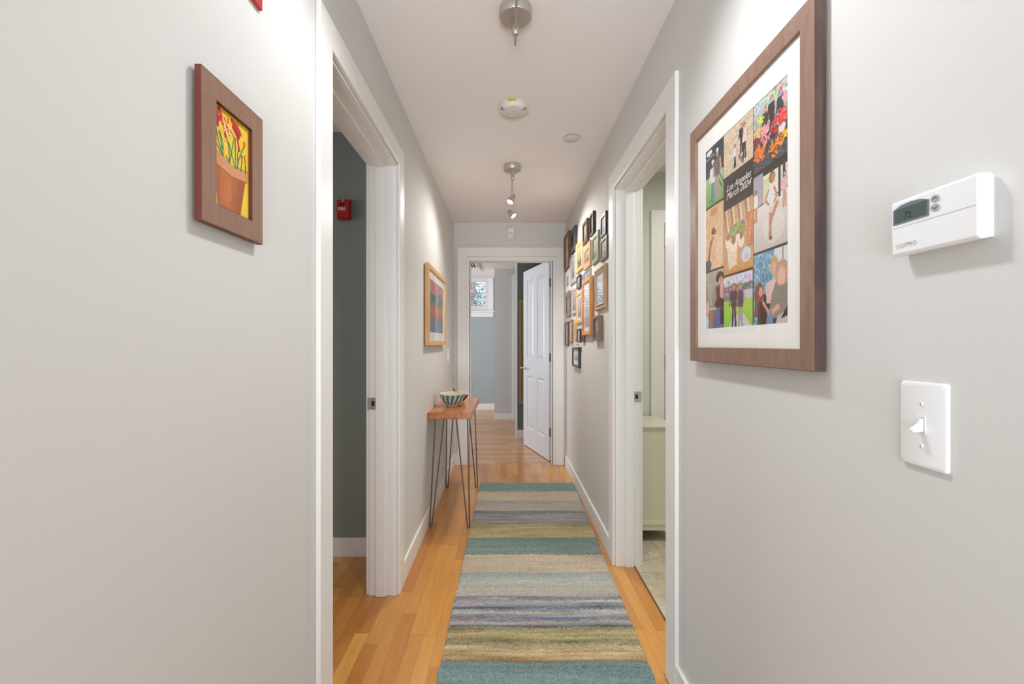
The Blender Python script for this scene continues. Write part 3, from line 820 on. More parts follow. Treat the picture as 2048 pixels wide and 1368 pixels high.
for i_ in range(12): k.line([(i_ / 12, 1), (i_ / 12 + .08, .66)], .03, ((150, 110, 80), (236, 214, 186), (196, 160, 120))[i_ % 3])
k.ell(.5, .62, .30, .12, (150, 140, 70)); k.noise(20, 4, False, (.2, .5, .8, .78)); k.rect(.82, .3, 1, .8, (196, 118, 56)); k.line([(.86, .35), (.94, .75)], .02, (230, 160, 90))
for x, y, r_ in ((.15, .48, .10), (.35, .40, .12), (.62, .42, .10), (.5, .5, .07)): k.ell(x, y, r_, r_ * .9, (240, 216, 190)); k.ell(x, y + .08, r_ * .6, r_ * .5, (150, 96, 60))
k.poly([(.1, .42), (.5, .42), (.45, .1), (.18, .06)], (240, 222, 196), .75); k.ell(.78, .20, .15, .11, (190, 214, 232)); k.ell(.80, .17, .07, .05, (232, 170, 170)); k.line([(.2, .05), (.15, .4)], .03, (190, 220, 228)); k.rect(0, 0, 1, .05, (204, 146, 66)); k.noise(8, 2, False); done(k)
k = cell(0, .325, c1 - .008, .668, (226, 184, 140)); k.noise(6, 5); k.rect(.25, .86, .65, .96, (200, 150, 104)); k.line([(.1, .75), (.6, .9)], .008, (180, 130, 90)); k.ell(.42, .60, .10, .055, (120, 60, 40), .8); k.ell(.52, .58, .07, .045, (150, 84, 60), .6)
k.line([(.30, .45), (.16, .12)], .05, (150, 96, 72)); k.line([(.40, .5), (.22, .3), (.15, .1)], .03, (120, 76, 58)); k.ell(.12, .07, .20, .09, (92, 76, 66)); k.ell(.75, .3, .2, .2, (240, 206, 170), k=.5); k.noise(5, 2); done(k)
k = cell(0, 0, c1 - .008, .312, (176, 164, 140)); k.grad((120, 120, 116), (182, 170, 146)); k.line([(.05, .95), (.35, .4)], .012, (210, 200, 180)); k.line([(.15, 1), (.45, .5)], .01, (205, 196, 176)); k.ell(.8, .86, .22, .10, (60, 42, 36)); k.ell(.86, .78, .14, .09, (206, 146, 120))
k.poly([(.55, .72), (1, .75), (1, .35), (.66, .42)], (112, 48, 46)); k.ell(.92, .62, .12, .16, (214, 168, 150)); k.ell(.78, .38, .26, .13, (96, 30, 44)); k.noise(14, 3, False, (.55, .2, 1, .5)); k.poly([(.3, 0), (1, 0), (1, .3), (.6, .36)], (96, 106, 150)); k.rect(.82, .05, 1, .3, (34, 40, 56)); k.poly([(.1, .02), (.45, .05), (.5, .32), (.08, .30)], (150, 106, 66)); k.ell(.08, .36, .10, .12, (224, 182, 160)); k.rect(.2, .32, .6, .36, (190, 190, 186)); k.ell(.03, .1, .12, .14, (200, 214, 226)); k.noise(9, 1); done(k)
k = cell(c1, 0, c2 - .012, .258, (150, 190, 66)); k.grad((150, 200, 50), (178, 214, 92), 0, 0, 1, .55); k.grad((196, 190, 196), (214, 214, 230), 0, .78, 1, 1); k.rect(0, .52, 1, .80, (150, 130, 122)); k.noise(26, 3, False, (0, .6, 1, .95)); k.rect(.55, .52, 1, .66, (204, 200, 204)); k.line([(.58, .70), (.88, .76)], .07, (96, 116, 140)); k.poly([(.2, 0), (.95, 0), (.7, .25), (.3, .2)], (214, 206, 196))
k.person(.37, .0, .85, (88, 62, 70), (66, 62, 84), wide=1.25, hair=(120, 72, 48)); k.person(.60, .0, .82, (118, 92, 78), (160, 160, 166), wide=1.25, hair=(170, 120, 84)); k.rect(.56, .40, .66, .66, (96, 62, 110)); k.noise(6, 1); done(k)
k = cell(c2, .690, 1, 1, (64, 62, 66)); k.grad((96, 96, 98), (196, 200, 206)); k.noise(10, 3, False); k.rect(.55, .88, 1, 1, (206, 180, 170)); k.noise(30, 4, False, (.5, .7, 1, 1)); k.grad((84, 84, 88), (60, 58, 62), 0, 0, 1, .45); k.noise(18, 2)
k.person(.36, .36, .50, (62, 56, 60), (52, 48, 52), hair=(196, 124, 62), wide=1.0); k.person(.55, .34, .60, (50, 46, 52), (44, 42, 46), hair=(182, 120, 68), wide=1.0); k.person(.80, .34, .58, (56, 56, 64), (150, 160, 184), hair=(150, 90, 54), wide=1.0)
for (x, y, r_, col) in ((.20, .30, .19, (240, 140, 46)), (.18, .22, .18, (246, 128, 36)), (.66, .18, .20, (246, 130, 40)), (.80, .26, .15, (248, 150, 52)), (.38, .44, .17, (240, 150, 164)), (.34, .52, .12, (246, 170, 178)), (.66, .48, .17, (206, 44, 44)), (.80, .56, .15, (232, 66, 58)), (.88, .48, .12, (228, 70, 60)), (.14, .56, .13, (236, 186, 110)), (.22, .72, .10, (214, 220, 80)), (.84, .38, .08, (246, 226, 220)), (.95, .26, .07, (240, 186, 40)), (.06, .44, .10, (150, 50, 70)), (.93, .76, .09, (240, 170, 180))):
    for _ in range(46):
        t_ = k.rs.rand() * 6.28; q = r_ * k.rs.rand() ** .5; dd = k.rs.randint(-34, 24)
        k.ell(x + q * math.cos(t_) * .95, y + q * math.sin(t_) * .62, .024, .017, tuple(np.clip(np.array(col) + dd, 0, 255)))
for _ in range(26): k.ell(k.rs.rand(), .10 + .45 * k.rs.rand(), .014, .012, (70, 110, 56))
done(k)
k = cell(c2, .327, 1, .672, (206, 198, 190)); k.grad((196, 186, 176), (224, 216, 208), 0, 0, 1, .62); k.rect(0, .58, .30, 1, (170, 162, 172)); k.rect(.30, .60, .78, .98, (222, 222, 196)); k.rect(.3, .62, .5, .9, (206, 212, 160)); k.rect(.28, .94, 1, 1, (60, 52, 50)); k.rect(.74, .58, .80, 1, (52, 50, 52)); k.rect(.86, .58, .92, 1, (70, 66, 66)); k.line([(0, .57), (1, .66)], .014, (80, 70, 66))
k.ell(.6, .25, .3, .2, (226, 216, 206), k=.5)
SK = (190, 132, 102)
k.line([(.50, .14), (.52, .44)], .065, SK); k.line([(.54, .48), (.72, .52)], .10, (216, 196, 178)); k.line([(.70, .52), (.54, .36)], .055, SK); k.ell(.52, .12, .05, .025, (110, 70, 56)); k.poly([(.40, .50), (.60, .52), (.64, .76), (.44, .76)], (222, 218, 212)); k.line([(.46, .73), (.36, .62), (.46, .55)], .035, SK); k.line([(.62, .73), (.70, .62), (.62, .56)], .035, SK)
k.ell(.56, .87, .09, .075, (150, 100, 60)); k.ell(.58, .855, .06, .055, SK); k.person(.90, .44, .42, (226, 176, 176), (204, 150, 120)); k.person(.06, .40, .42, (230, 222, 216), (200, 140, 110)); k.noise(4, 1); done(k)
k = cell(c2, 0, 1, .317, (120, 160, 184)); k.noise(20, 3); k.noise(8, 1, False); k.rect(.62, .3, 1, 1, (214, 214, 216)); k.rect(.84, .7, .87, 1, (140, 136, 140)); k.rect(.3, 0, .75, .42, (48, 46, 50)); k.poly([(.36, .55), (.66, .62), (.62, .30), (.40, .28)], (228, 186, 178)); k.ell(.62, .78, .12, .13, (206, 158, 104)); k.ell(.63, .74, .07, .085, (222, 170, 146))
k.poly([(.42, .06), (1, .10), (1, .56), (.66, .56), (.55, .40)], (140, 128, 116)); k.ell(.84, .66, .20, .17, (190, 152, 116)); k.ell(.82, .62, .11, .12, (228, 176, 152)); k.line([(.5, .14), (.72, .22)], .08, (214, 160, 136)); k.poly([(.66, 0), (1, 0), (1, .18), (.72, .10)], (196, 186, 178)); k.poly([(.80, .06), (1, .26), (1, .1)], (30, 30, 34))
k.ell(.16, .44, .14, .16, (132, 66, 40)); k.poly([(.03, .5), (.16, .5), (.14, .1), (.02, .12)], (140, 68, 40)); k.ell(.22, .46, .06, .07, (214, 150, 126)); k.poly([(.1, 0), (.36, 0), (.38, .3), (.14, .34)], (64, 38, 38)); k.poly([(.38, 0), (.58, 0), (.56, .18), (.42, .2)], (120, 140, 164)); k.line([(.3, .3), (.46, .16)], .05, (214, 154, 130)); k.noise(7, 1); done(k)
WAL = wood('walnut_face', (130, 101, 86), (149, 119, 101), 'Z', 8, 6, .45)
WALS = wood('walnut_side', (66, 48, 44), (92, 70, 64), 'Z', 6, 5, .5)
rt = frame('framed_photo_collage', 'large walnut frame holding a white-matted collage of family photos, near right wall', 'right', .8364, 1.4015, 1.169, 1.873, .0265, .0415, WAL, cv=cg, pic=(-1.310, -.927, 1.264, 1.776), gap=.005, rec=.0190, cat='picture frame')
fnR = wfn('right')
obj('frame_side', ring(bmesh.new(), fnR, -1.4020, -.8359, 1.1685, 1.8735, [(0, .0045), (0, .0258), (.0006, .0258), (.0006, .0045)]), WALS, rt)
uc = -1.31 + .383 * .472
bm = text_mesh('Los Angeles\nMarch 2024', .0245, lambda a, z, n: fnR(uc + a, 1.264 + .512 * .688 + z, n), .0176, .0004, shear=.45)
obj('caption_lettering', bm, WL, rt)

# ---- abstract painting in the light oak frame, left wall beyond the study door
ab = Cv(150, 90, (200, 130, 90), asp=1.8)
ab.grad((96, 140, 170), (150, 120, 128), 0, 0, 1, .32); ab.grad((196, 120, 84), (214, 140, 70), 0, .32, 1, .56); ab.grad((60, 134, 120), (86, 150, 130), 0, .56, 1, .76); ab.grad((196, 128, 116), (206, 132, 132), 0, .76, 1, 1)
for _ in range(520):
    x, y = ab.rs.rand(2); y0_ = y; y = min(1, max(0, y + .05 * ab.rs.randn()))
    pal = [(96, 140, 172), (112, 104, 124), (130, 150, 150)] if y < .3 else [(216, 120, 66), (196, 96, 80), (150, 110, 100)] if y < .56 else [(40, 120, 108), (90, 160, 136), (60, 100, 100)] if y < .76 else [(214, 140, 140), (200, 110, 90), (186, 150, 150)]
    ab.ell(x, y0_, .02 + .05 * ab.rs.rand(), .012 + .035 * ab.rs.rand(), tuple(np.array(pal[ab.rs.randint(3)]) + 18 * ab.rs.randn(3)), rot=ab.rs.randn() * .4, k=.5)
ab.ell(.88, .60, .10, .20, (130, 160, 60), k=.6); ab.ell(.93, .50, .07, .16, (186, 170, 60), k=.5); ab.line([(.45, .66), (.5, .62), (.56, .7)], .03, (190, 220, 210)); ab.noise(9, 2, False)
OAK = wood('light_oak_frame', (206, 150, 88), (226, 176, 112), 'Z', 8, 6, .45)
frame('framed_abstract_painting', 'light oak frame with an orange and teal abstract landscape, above the console table', 'left', 2.90, 3.742, 1.212, 1.747, .031, .030, OAK, cv=ab, pic=(3.00, 3.63, 1.302, 1.660), gap=.006, rec=.020, cat='painting')


# ---- gallery wall on the right
def snap(seed, tone, n=1, w_=36, h_=44):
    k = Cv(w_, h_, tone, asp=w_ / h_); k.rs = np.random.RandomState(seed); k.grad([c * .8 for c in tone], [min(255, c * 1.12) for c in tone]); k.noise(8, 4)
    for i_ in range(n):
        x = (i_ + .5) / n + k.rs.uniform(-.06, .06); sc = (.8 if n == 1 else .62)
        cl = [c * k.rs.uniform(.35, .6) for c in tone]
        k.ell(x, .12, .30 * sc, .30, cl); k.ell(x, .50, .13 * sc, .17, [c * .42 for c in tone]); k.ell(x, .47, .095 * sc, .13, (206, 170, 146))
    k.noise(5, 1); return k


ORN = [(0, 0), (0, .75), (.12, .95), (.28, 1), (.45, .8), (.62, .62), (.72, .78), (.85, .7), (1, .5), (1, 0)]
FM = {'brown_gold': wood('walnut_gold', (112, 76, 50), (140, 98, 64), 'Z', 8, 5), 'charcoal': mat('charcoal_frame', (64, 62, 64), .5), 'silver': mat('silver_frame', (186, 182, 174), .4, .3, noise=.1),
      'gold': mat('pale_gold_frame', (222, 184, 120), .42, .15, noise=.12, nscale=80), 'darkbrown': wood('dark_brown_frame', (78, 48, 34), (104, 66, 46), 'Z', 8, 5), 'black': mat('black_frame', (30, 28, 27), .35),
      'tan': wood('tan_frame', (180, 140, 104), (204, 166, 128), 'Z', 8, 5), 'green': mat('green_frame', (138, 150, 112), .5, noise=.1, nscale=50), 'oak': wood('honey_oak_frame', (206, 140, 72), (226, 164, 94), 'Z', 8, 5),
      'taupe': wood('taupe_frame', (118, 94, 74), (144, 118, 94), 'Z', 8, 5), 'white': mat('white_frame', (232, 228, 220), .5), 'red': mat('red_brown_frame', (122, 40, 26), .45), 'wal2': wood('grey_walnut_frame', (84, 66, 56), (110, 90, 78), 'Z', 8, 5)}
GW = 'framed photos of the gallery wall'
gal = [
    # Yn, Yf, z0, z1, d, fw, finish, mat width, tone, people, ornate, label
    (4.178, 4.500, 1.946, 2.278, .025, .020, 'brown_gold', 0, (168, 150, 136), 2, 0, 'tall brown frame with gold side, farthest and topmost on the gallery wall'),
    (3.783, 4.031, 2.018, 2.222, .025, .050, 'charcoal', 0, (96, 104, 120), 1, 0, 'wide charcoal frame at the top of the gallery wall, second from the far end'),
    (3.850, 4.140, 1.755, 2.006, .014, .024, 'silver', .02, (180, 172, 160), 1, 0, 'pale silver frame directly below the charcoal frame'),
    (3.472, 3.781, 1.806, 2.051, .019, .036, 'gold', 0, (176, 160, 144), 2, 1, 'pale gold beaded frame just left of the dark brown one near the top'),
    (3.239, 3.432, 1.968, 2.129, .021, .022, 'darkbrown', 0, (150, 152, 136), 1, 0, 'dark brown frame in the top row, left of the glossy black one'),
    (3.013, 3.137, 1.962, 2.114, .019, .018, 'black', 0, (150, 156, 150), 1, 0, 'narrow black frame in the top row between dark brown and green frames'),
    (3.150, 3.418, 1.772, 1.950, .014, .046, 'tan', .006, (170, 150, 130), 1, 0, 'wide tan wooden frame left of the green frame'),
    (2.868, 3.080, 1.757, 1.950, .016, .030, 'green', 0, (190, 172, 160), 2, 0, 'sage green frame high on the gallery wall'),
    (2.657, 2.804, 1.875, 2.008, .014, .018, 'black', 0, (176, 152, 138), 1, 0, 'black frame nearest the bathroom door at the top of the gallery wall'),
    (2.634, 2.811, 1.729, 1.866, .013, .022, 'wal2', 0, (178, 158, 140), 1, 0, 'dark grey-walnut frame right below the nearest black frame'),
    (2.657, 2.960, 1.435, 1.699, .022, .036, 'tan', 0, (206, 206, 200), 0, 1, 'large tan frame with beaded silver inner lip, nearest the bathroom door'),
    (3.074, 3.395, 1.285, 1.689, .030, .026, 'oak', .03, (200, 190, 180), 0, 0, 'tall deep honey-oak frame, largest on the gallery wall'),
    (2.786, 2.990, 1.242, 1.400, .028, .018, 'taupe', 0, (150, 148, 146), 1, 0, 'deep weathered brown box frame below the large tan frame'),
    (3.605, 3.960, 1.026, 1.190, .022, .020, 'black', .035, (170, 160, 150), 1, 0, 'black frame with white mat, lowest on the gallery wall'),
    (4.165, 4.428, 1.719, 1.918, .017, .050, 'white', 0, (150, 116, 92), 1, 0, 'white frame with a small brown photo, below the farthest brown and gold frame'),
    (4.136, 4.404, 1.477, 1.696, .020, .034, 'taupe', 0, (120, 100, 88), 1, 0, 'taupe wooden frame below the white one at the far end'),
    (3.808, 4.057, 1.482, 1.698, .014, .016, 'silver', .012, (172, 158, 162), 2, 0, 'thin silver frame in the middle rows, right of the taupe wooden frame'),
    (3.576, 3.747, 1.674, 1.777, .016, .012, 'black', .008, (170, 170, 168), 1, 0, 'small black frame tucked above the larger gold frame'),
    (3.506, 3.780, 1.390, 1.638, .014, .024, 'gold', .02, (190, 170, 170), 2, 0, 'plain gold frame in the middle, left of the tall honey-oak frame'),
    (4.274, 4.489, 1.201, 1.434, .016, .022, 'darkbrown', 0, (110, 90, 80), 1, 0, 'dark brown frame at the far end of the lowest row'),
    (4.017, 4.206, 1.226, 1.439, .014, .024, 'taupe', .01, (176, 156, 150), 1, 0, 'slim taupe frame next to the lowest row far dark brown frame'),
    (3.789, 3.927, 1.262, 1.422, .014, .030, 'gold', 0, (150, 110, 60), 1, 0, 'small gold frame with a narrow dark photo in the low row'),
    (3.576, 3.733, 1.234, 1.342, .016, .014, 'charcoal', .006, (170, 160, 164), 1, 0, 'small charcoal frame in the low row, just left of the red-brown frame'),
    (3.402, 3.495, 1.234, 1.344, .015, .014, 'red', 0, (130, 90, 80), 1, 0, 'small red-brown frame half behind the tall honey-oak frame'),
    (3.566, 3.780, 1.196, 1.230, .022, .006, 'white', 0, (210, 200, 190), 0, 0, 'low narrow white frame, directly above the lowest black frame'),
    (3.160, 3.400, 1.698, 1.757, .014, .007, 'silver', 0, (170, 190, 205), 0, 0, 'shallow silver frame resting just above the tall honey-oak frame'),
    (3.425, 3.500, 1.700, 1.755, .013, .010, 'silver', 0, (130, 110, 120), 0, 0, 'tiny silver frame between the small black and shallow silver frames'),
]
for i_, (Yn, Yf, z0, z1, d, fw, fin, mw, tone, npp, orn, lab) in enumerate(gal):
    cvx = snap(i_ + 3, tone, max(npp, 0), 40, 44)
    rt = frame('photo_frame', lab, 'right', Yn, Yf, z0, z1, d, fw, FM[fin], cv=cvx, matw=mw, gap=.001, prof=ORN if orn else None, group=GW,
          edge=FM['silver'] if i_ == 10 else (FM['black'] if i_ == 1 else None), rec=d * .5)
    if i_ == 11:                                     # pane tilted inside the deep frame so that it mirrors the bedroom window
        for ch_ in rt.children:
            if ch_.name.startswith('glass'):
                ys_ = [v.co.y for v in ch_.data.vertices]
                for v in ch_.data.vertices: v.co.x -= .0072 * (v.co.y - min(ys_)) / (max(ys_) - min(ys_))


# ---------------------------------------------------------------- thermostat and switches
th = thing('thermostat', 'white programmable thermostat with grey display on the near right wall', 'thermostat', (XR, .61, 1.349))
Y0, Y1, zb, zt = .5490, .6720, 1.3490, 1.4300       # near, far
obj('wall_plate', box(XR - .004, XR, Y0 + .003, Y1 - .003, zb + .003, zt - .003), WHITE, th)
bm = bmesh.new()
secA = [(.004, zb + .002), (.018, zb), (.0225, zb + .003), (.0232, 1.3895), (.0232, 1.3915), (.0232, zt - .003), (.021, zt), (.004, zt)]
prism(bm, secA, lambda a, z, n: (XR - a, n, z), Y0, Y1)
body = obj('housing', bm, WHITE, th, bevel=.002, seg=3)
obj('cover_seam', box(XR - .02345, XR - .0231, Y0 + .002, Y1 - .002, 1.3900, 1.3909), mat('seam_grey', (190, 190, 192), .6), th)
fr = lambda Ya, Yb, z0, z1, n0, n1: box(XR - n1, XR - n0, min(Ya, Yb), max(Ya, Yb), z0, z1)
bm = bmesh.new()
bz = [(-.6680, 1.3952), (-.6120, 1.3952), (-.6120, 1.4170), (-.6240, 1.4215), (-.6400, 1.4228), (-.6560, 1.4215), (-.6680, 1.4165)]
prism(bm, bz, fnR, .0230, .0242)
obj('display_bezel', bm, mat('bezel_grey', (112, 118, 128), .4), th)
obj('display', fr(.6645, .6150, 1.3978, 1.4168, .0240, .0246), mat('lcd_green_grey', (84, 96, 92), .2), th)
bm = text_mesh('72', .0125, lambda a, z, n: (XR - n, -(a) + .6430 * 1, 1.4045 + z), .0246, .0002)
obj('display_digits', bm, mat('lcd_dark', (44, 62, 60), .4), th)
BG = mat('button_grey', (168, 168, 170), .45)
for zc, s_ in ((1.4150, 1), (1.4030, -1)):
    bm = bmesh.new(); prism(bm, [(-.6085 + .006 + .0062 * math.cos(t), zc + .0046 * math.sin(t)) for t in [2 * math.pi * q / 20 for q in range(20)]], fnR, .0225, .0246)
    bt = obj('temperature_button', bm, BG, th)
    bm = bmesh.new(); prism(bm, [(-.6058, zc - s_ * .0012), (-.6025, zc + s_ * .0016), (-.5992, zc - s_ * .0012), (-.5992, zc - s_ * .0002), (-.6025, zc + s_ * .0028), (-.6058, zc - s_ * .0002)], fnR, .0246, .0249)
    obj('arrow_mark', bm, mat('mark_grey', (80, 80, 84), .5), bt)
bm = text_mesh('LUXPRO', .0085, lambda a, z, n: (XR - n, -a + .6470, 1.3630 + z), .0230, .0004)
obj('brand_lettering', bm, mat('embossed_grey', (196, 196, 200), .5), th)


def switch(name, label, side, a, zc, on=-1):
    fn = wfn(side); root = thing(name, label, 'light switch', fn(a, zc, 0))
    bm = bmesh.new()
    pts = []
    for cx_, cz_, t0 in ((1, 1, 0), (-1, 1, 90), (-1, -1, 180), (1, -1, 270)):
        for q in range(4): t = R(t0 + 30 * q); pts.append((a + cx_ * .0315 + .0045 * math.cos(t), zc + cz_ * .0565 + .0045 * math.sin(t)))
    rows = []
    for ins, n in ((0, 0), (0, .0025), (.0012, .0048), (.004, .0058)):
        rows.append([bm.verts.new(fn(a + (p - a) * (1 - ins / .036), zc + (q - zc) * (1 - ins / .061), n)) for p, q in pts])
    for A_, B_ in zip(rows, rows[1:]):
        for k in range(16): bm.faces.new([A_[k], A_[(k + 1) % 16], B_[(k + 1) % 16], B_[k]])
    bm.faces.new(rows[-1]); bm.faces.new(rows[0][::-1])
    obj('cover_plate', bm, WHITE, root, smooth=True)
    bm = ring(bmesh.new(), fn, a - .0062, a + .0062, zc - .0128, zc + .0128, [(0, .0055), (0, .0066), (.0012, .0066), (.0012, .0055)]); obj('toggle_surround', bm, WHITE, root)
    bm = bmesh.new()
    w_ = .0036
    pr = [(zc + .009, .0058), (zc + .002, .0100), (zc - .006, .0215), (zc - .0100, .0212), (zc - .0092, .0058)]
    prism(bm, pr, (lambda zz, nn, ww: fn(a + ww, zz, nn)), -w_, w_)
    obj('toggle', bm, WHITE, root, bevel=.001)
    for s_ in (1, -1):
        bm = bmesh.new(); c = Vector(fn(a, zc + s_ * .030, .0056)); u = Vector(fn(0, 0, 1)) - Vector(fn(0, 0, 0))
        lathe(bm, [(.0030, 0), (.0030, .0007), (.0022, .0013), (0, .0015)], at(c, u), 14); sc_ = obj('screw', bm, WHITE, root, smooth=True)
        bm = bmesh.new(); p, q = fn(a - .0003, zc + s_ * .030 - .0020, .0069), fn(a + .0003, zc + s_ * .030 + .0020, .0073)
        bx(bm, min(p[0], q[0]), max(p[0], q[0]), min(p[1], q[1]), max(p[1], q[1]), p[2], q[2]); obj('screw_slot', bm, mat('slot_grey', (120, 118, 118), .6), sc_)
    return root


switch('light_switch', 'white toggle light switch on the near right wall below the thermostat', 'right', -.642, 1.1045)
switch('light_switch', 'small white light switch on the left wall beside the far doorway', 'left', 4.10, 1.118)


# ---------------------------------------------------------------- ceiling fittings
def track(label, cx_, cy, y0, y1, heads):
    root = thing('track_light', label, 'ceiling light', (cx_, cy, CEIL), 'ceiling track lights of the hallway')
    bm = bmesh.new(); lathe(bm, [(.0575, 0), (.0588, -.004), (.0588, -.034), (.0560, -.038), (.02, -.0405), (0, -.041)], at((cx_, cy, CEIL)), 48); obj('canopy', bm, NICKEL, root, smooth=True)
    bm = bmesh.new(); lathe(bm, [(.004, -.038), (.010, -.044), (.010, -.062), (.0125, -.066), (.0125, -.094), (.010, -.098), (.0, -.098)], at((cx_, cy, CEIL)), 16); obj('stem_clamp', bm, NICKEL, root, smooth=True)
    zr = CEIL - .080
    bm = bmesh.new(); bx(bm, cx_ - .0045, cx_ + .0045, y0, y1, zr - .006, zr + .006); rail = obj('rail', bm, NICKEL, root, bevel=.001)
    for (hy, hx, hz, aim) in heads:
        aim = Vector(aim).normalized(); top = Vector((cx_, hy, zr)); jt_ = Vector((cx_, hy, zr - .045)); c = Vector((hx, hy, hz))
        bm = bmesh.new(); bx(bm, cx_ - .009, cx_ + .009, hy - .012, hy + .012, zr - .012, zr + .010); tube(bm, [top, jt_, c - aim * .055], [.006, .005, .004], 10)
        lathe(bm, [(.010, -.068), (.0135, -.062), (.0135, -.040), (.024, -.020), (.0255, -.004), (.0255, .002), (.0235, .002), (.0225, -.006), (0, -.006)], at(c, aim), 24)
        # cooling fins around the neck
        for q in range(3): lathe(bm, [(.0165, -.058 + q * .008), (.0165, -.056 + q * .008)], at(c, aim), 20)
        hd = obj('spot_head', bm, NICKEL, root, smooth=True)
        bm = bmesh.new(); lathe(bm, [(.0222, -.0035), (.018, .0005), (0, .0015)], at(c, aim), 20, close=False)
        obj('lamp_lens', bm, mat('lit_lamp', (255, 248, 236), .3, emit=(255, 246, 232), estr=14), hd)
        spot('spot_head_light', c + aim * .012, c + aim, 0, (1.0, .97, .94))
    return root


track('brushed nickel ceiling track light nearest the camera, at the top edge', .033, 1.634, .80, 1.712, [(1.18, .02, 2.262, (-.55, .05, -.80)), (.98, .045, 2.262, (.62, .0, -.76))])
track('brushed nickel ceiling track light with two lit spots near the far end', .040, 3.070, 3.00, 3.70, [(3.33, .026, 2.272, (-.40, -.28, -.86)), (3.60, .056, 2.245, (.62, -.25, -.72))])
HL = [((0.02, 1.16, 2.235), (-.62, .80, .8), 17), ((0.045, .99, 2.235), (.72, .60, .8), 20),
      ((.015, 3.315, 2.255), (-.55, 3.0, .9), 20), ((.075, 3.575, 2.225), (.65, 3.3, .9), 42)]
sl = [o for o in COL.objects if o.name.startswith('spot_head_light')]
for o, (p, t_, e_) in zip(sl, HL):
    o.location = p; o.rotation_euler = (Vector(t_) - Vector(p)).to_track_quat('-Z', 'Y').to_euler(); o.data.energy = e_; o.data.spot_size = R(150)
    if e_ < 20.5 and p[1] < 2: o.data.color = (.93, .965, 1.0)
    o.data.spot_blend = .7; o.data.shadow_soft_size = .045

sm = thing('smoke_detector', 'round white smoke detector with a yellow tab on the ceiling', 'smoke detector', (.036, 2.305, CEIL))
bm = bmesh.new(); lathe(bm, [(.068, 0), (.070, -.002), (.070, -.010), (.066, -.011)], at((.036, 2.305, CEIL)), 48); obj('base', bm, mat('ivory_plastic', (222, 214, 206), .45), sm, smooth=True)
bm = bmesh.new(); lathe(bm, [(.066, -.011), (.0735, -.013), (.0735, -.020), (.070, -.030), (.060, -.036), (.0, -.038)], at((.036, 2.305, CEIL)), 48); cvv = obj('cover', bm, MATS['ivory_plastic'], sm, smooth=True)
for sx in (-1, 1):
    for q in range(3):
        x = .036 + sx * (.046 + q * .007) - (.003 if sx < 0 else 0); bm = box(x - .0013, x + .0013, 2.263 - .004 * q + .004, 2.276 - .002 * q, CEIL - .0376, CEIL - .030)
        obj('vent_slot', bm, DARK, cvv)
bm = bmesh.new(); lathe(bm, [(.0022, 0), (.0022, -.001)], at((.034, 2.244, CEIL - .0360)), 10); obj('indicator', bm, DARK, cvv)
bm = ring(bmesh.new(), lambda a, z, n: (a, z, CEIL - .037 - n), .012, .060, 2.295, 2.335, [(0, 0), (0, .0014), (.0015, .0014), (.0015, 0)]); obj('test_button', bm, MATS['ivory_plastic'], cvv)
obj('pull_tab', box(.008, .048, 2.2325, 2.238, CEIL - .0105, CEIL - .0015), mat('yellow_tab', (214, 176, 30), .5), sm)
cp = thing('ceiling_blank_cover', 'small round off-white cover disc on the ceiling, right of the smoke detector', 'ceiling cover', (.383, 2.66, CEIL))
bm = bmesh.new(); lathe(bm, [(.036, 0), (.036, -.006)], at((.383, 2.66, CEIL)), 32); obj('collar', bm, DARK, cp)
bm = bmesh.new(); lathe(bm, [(.0455, -.006), (.0455, -.008), (.043, -.0095), (0, -.0105)], at((.383, 2.66, CEIL)), 40); obj('disc', bm, MATS['ivory_plastic'], cp, smooth=True)
al = thing('motion_sensor', 'small white motion sensor on the end wall above the far doorway', 'motion sensor', (.045, YE, 2.29))
bm = bmesh.new(); prism(bm, [(.0, 2.288), (.020, 2.290), (.036, 2.312), (.038, 2.372), (.030, 2.384), (0, 2.384)], lambda a, z, n: (n, YE - a, z), .015, .076)
obj('sensor_housing', bm, WHITE, al, bevel=.004)
obj('sensor_lens', box(.027, .063, YE - .0392, YE - .036, 2.306 + .01, 2.340), mat('milky_lens', (214, 208, 200), .3), al)

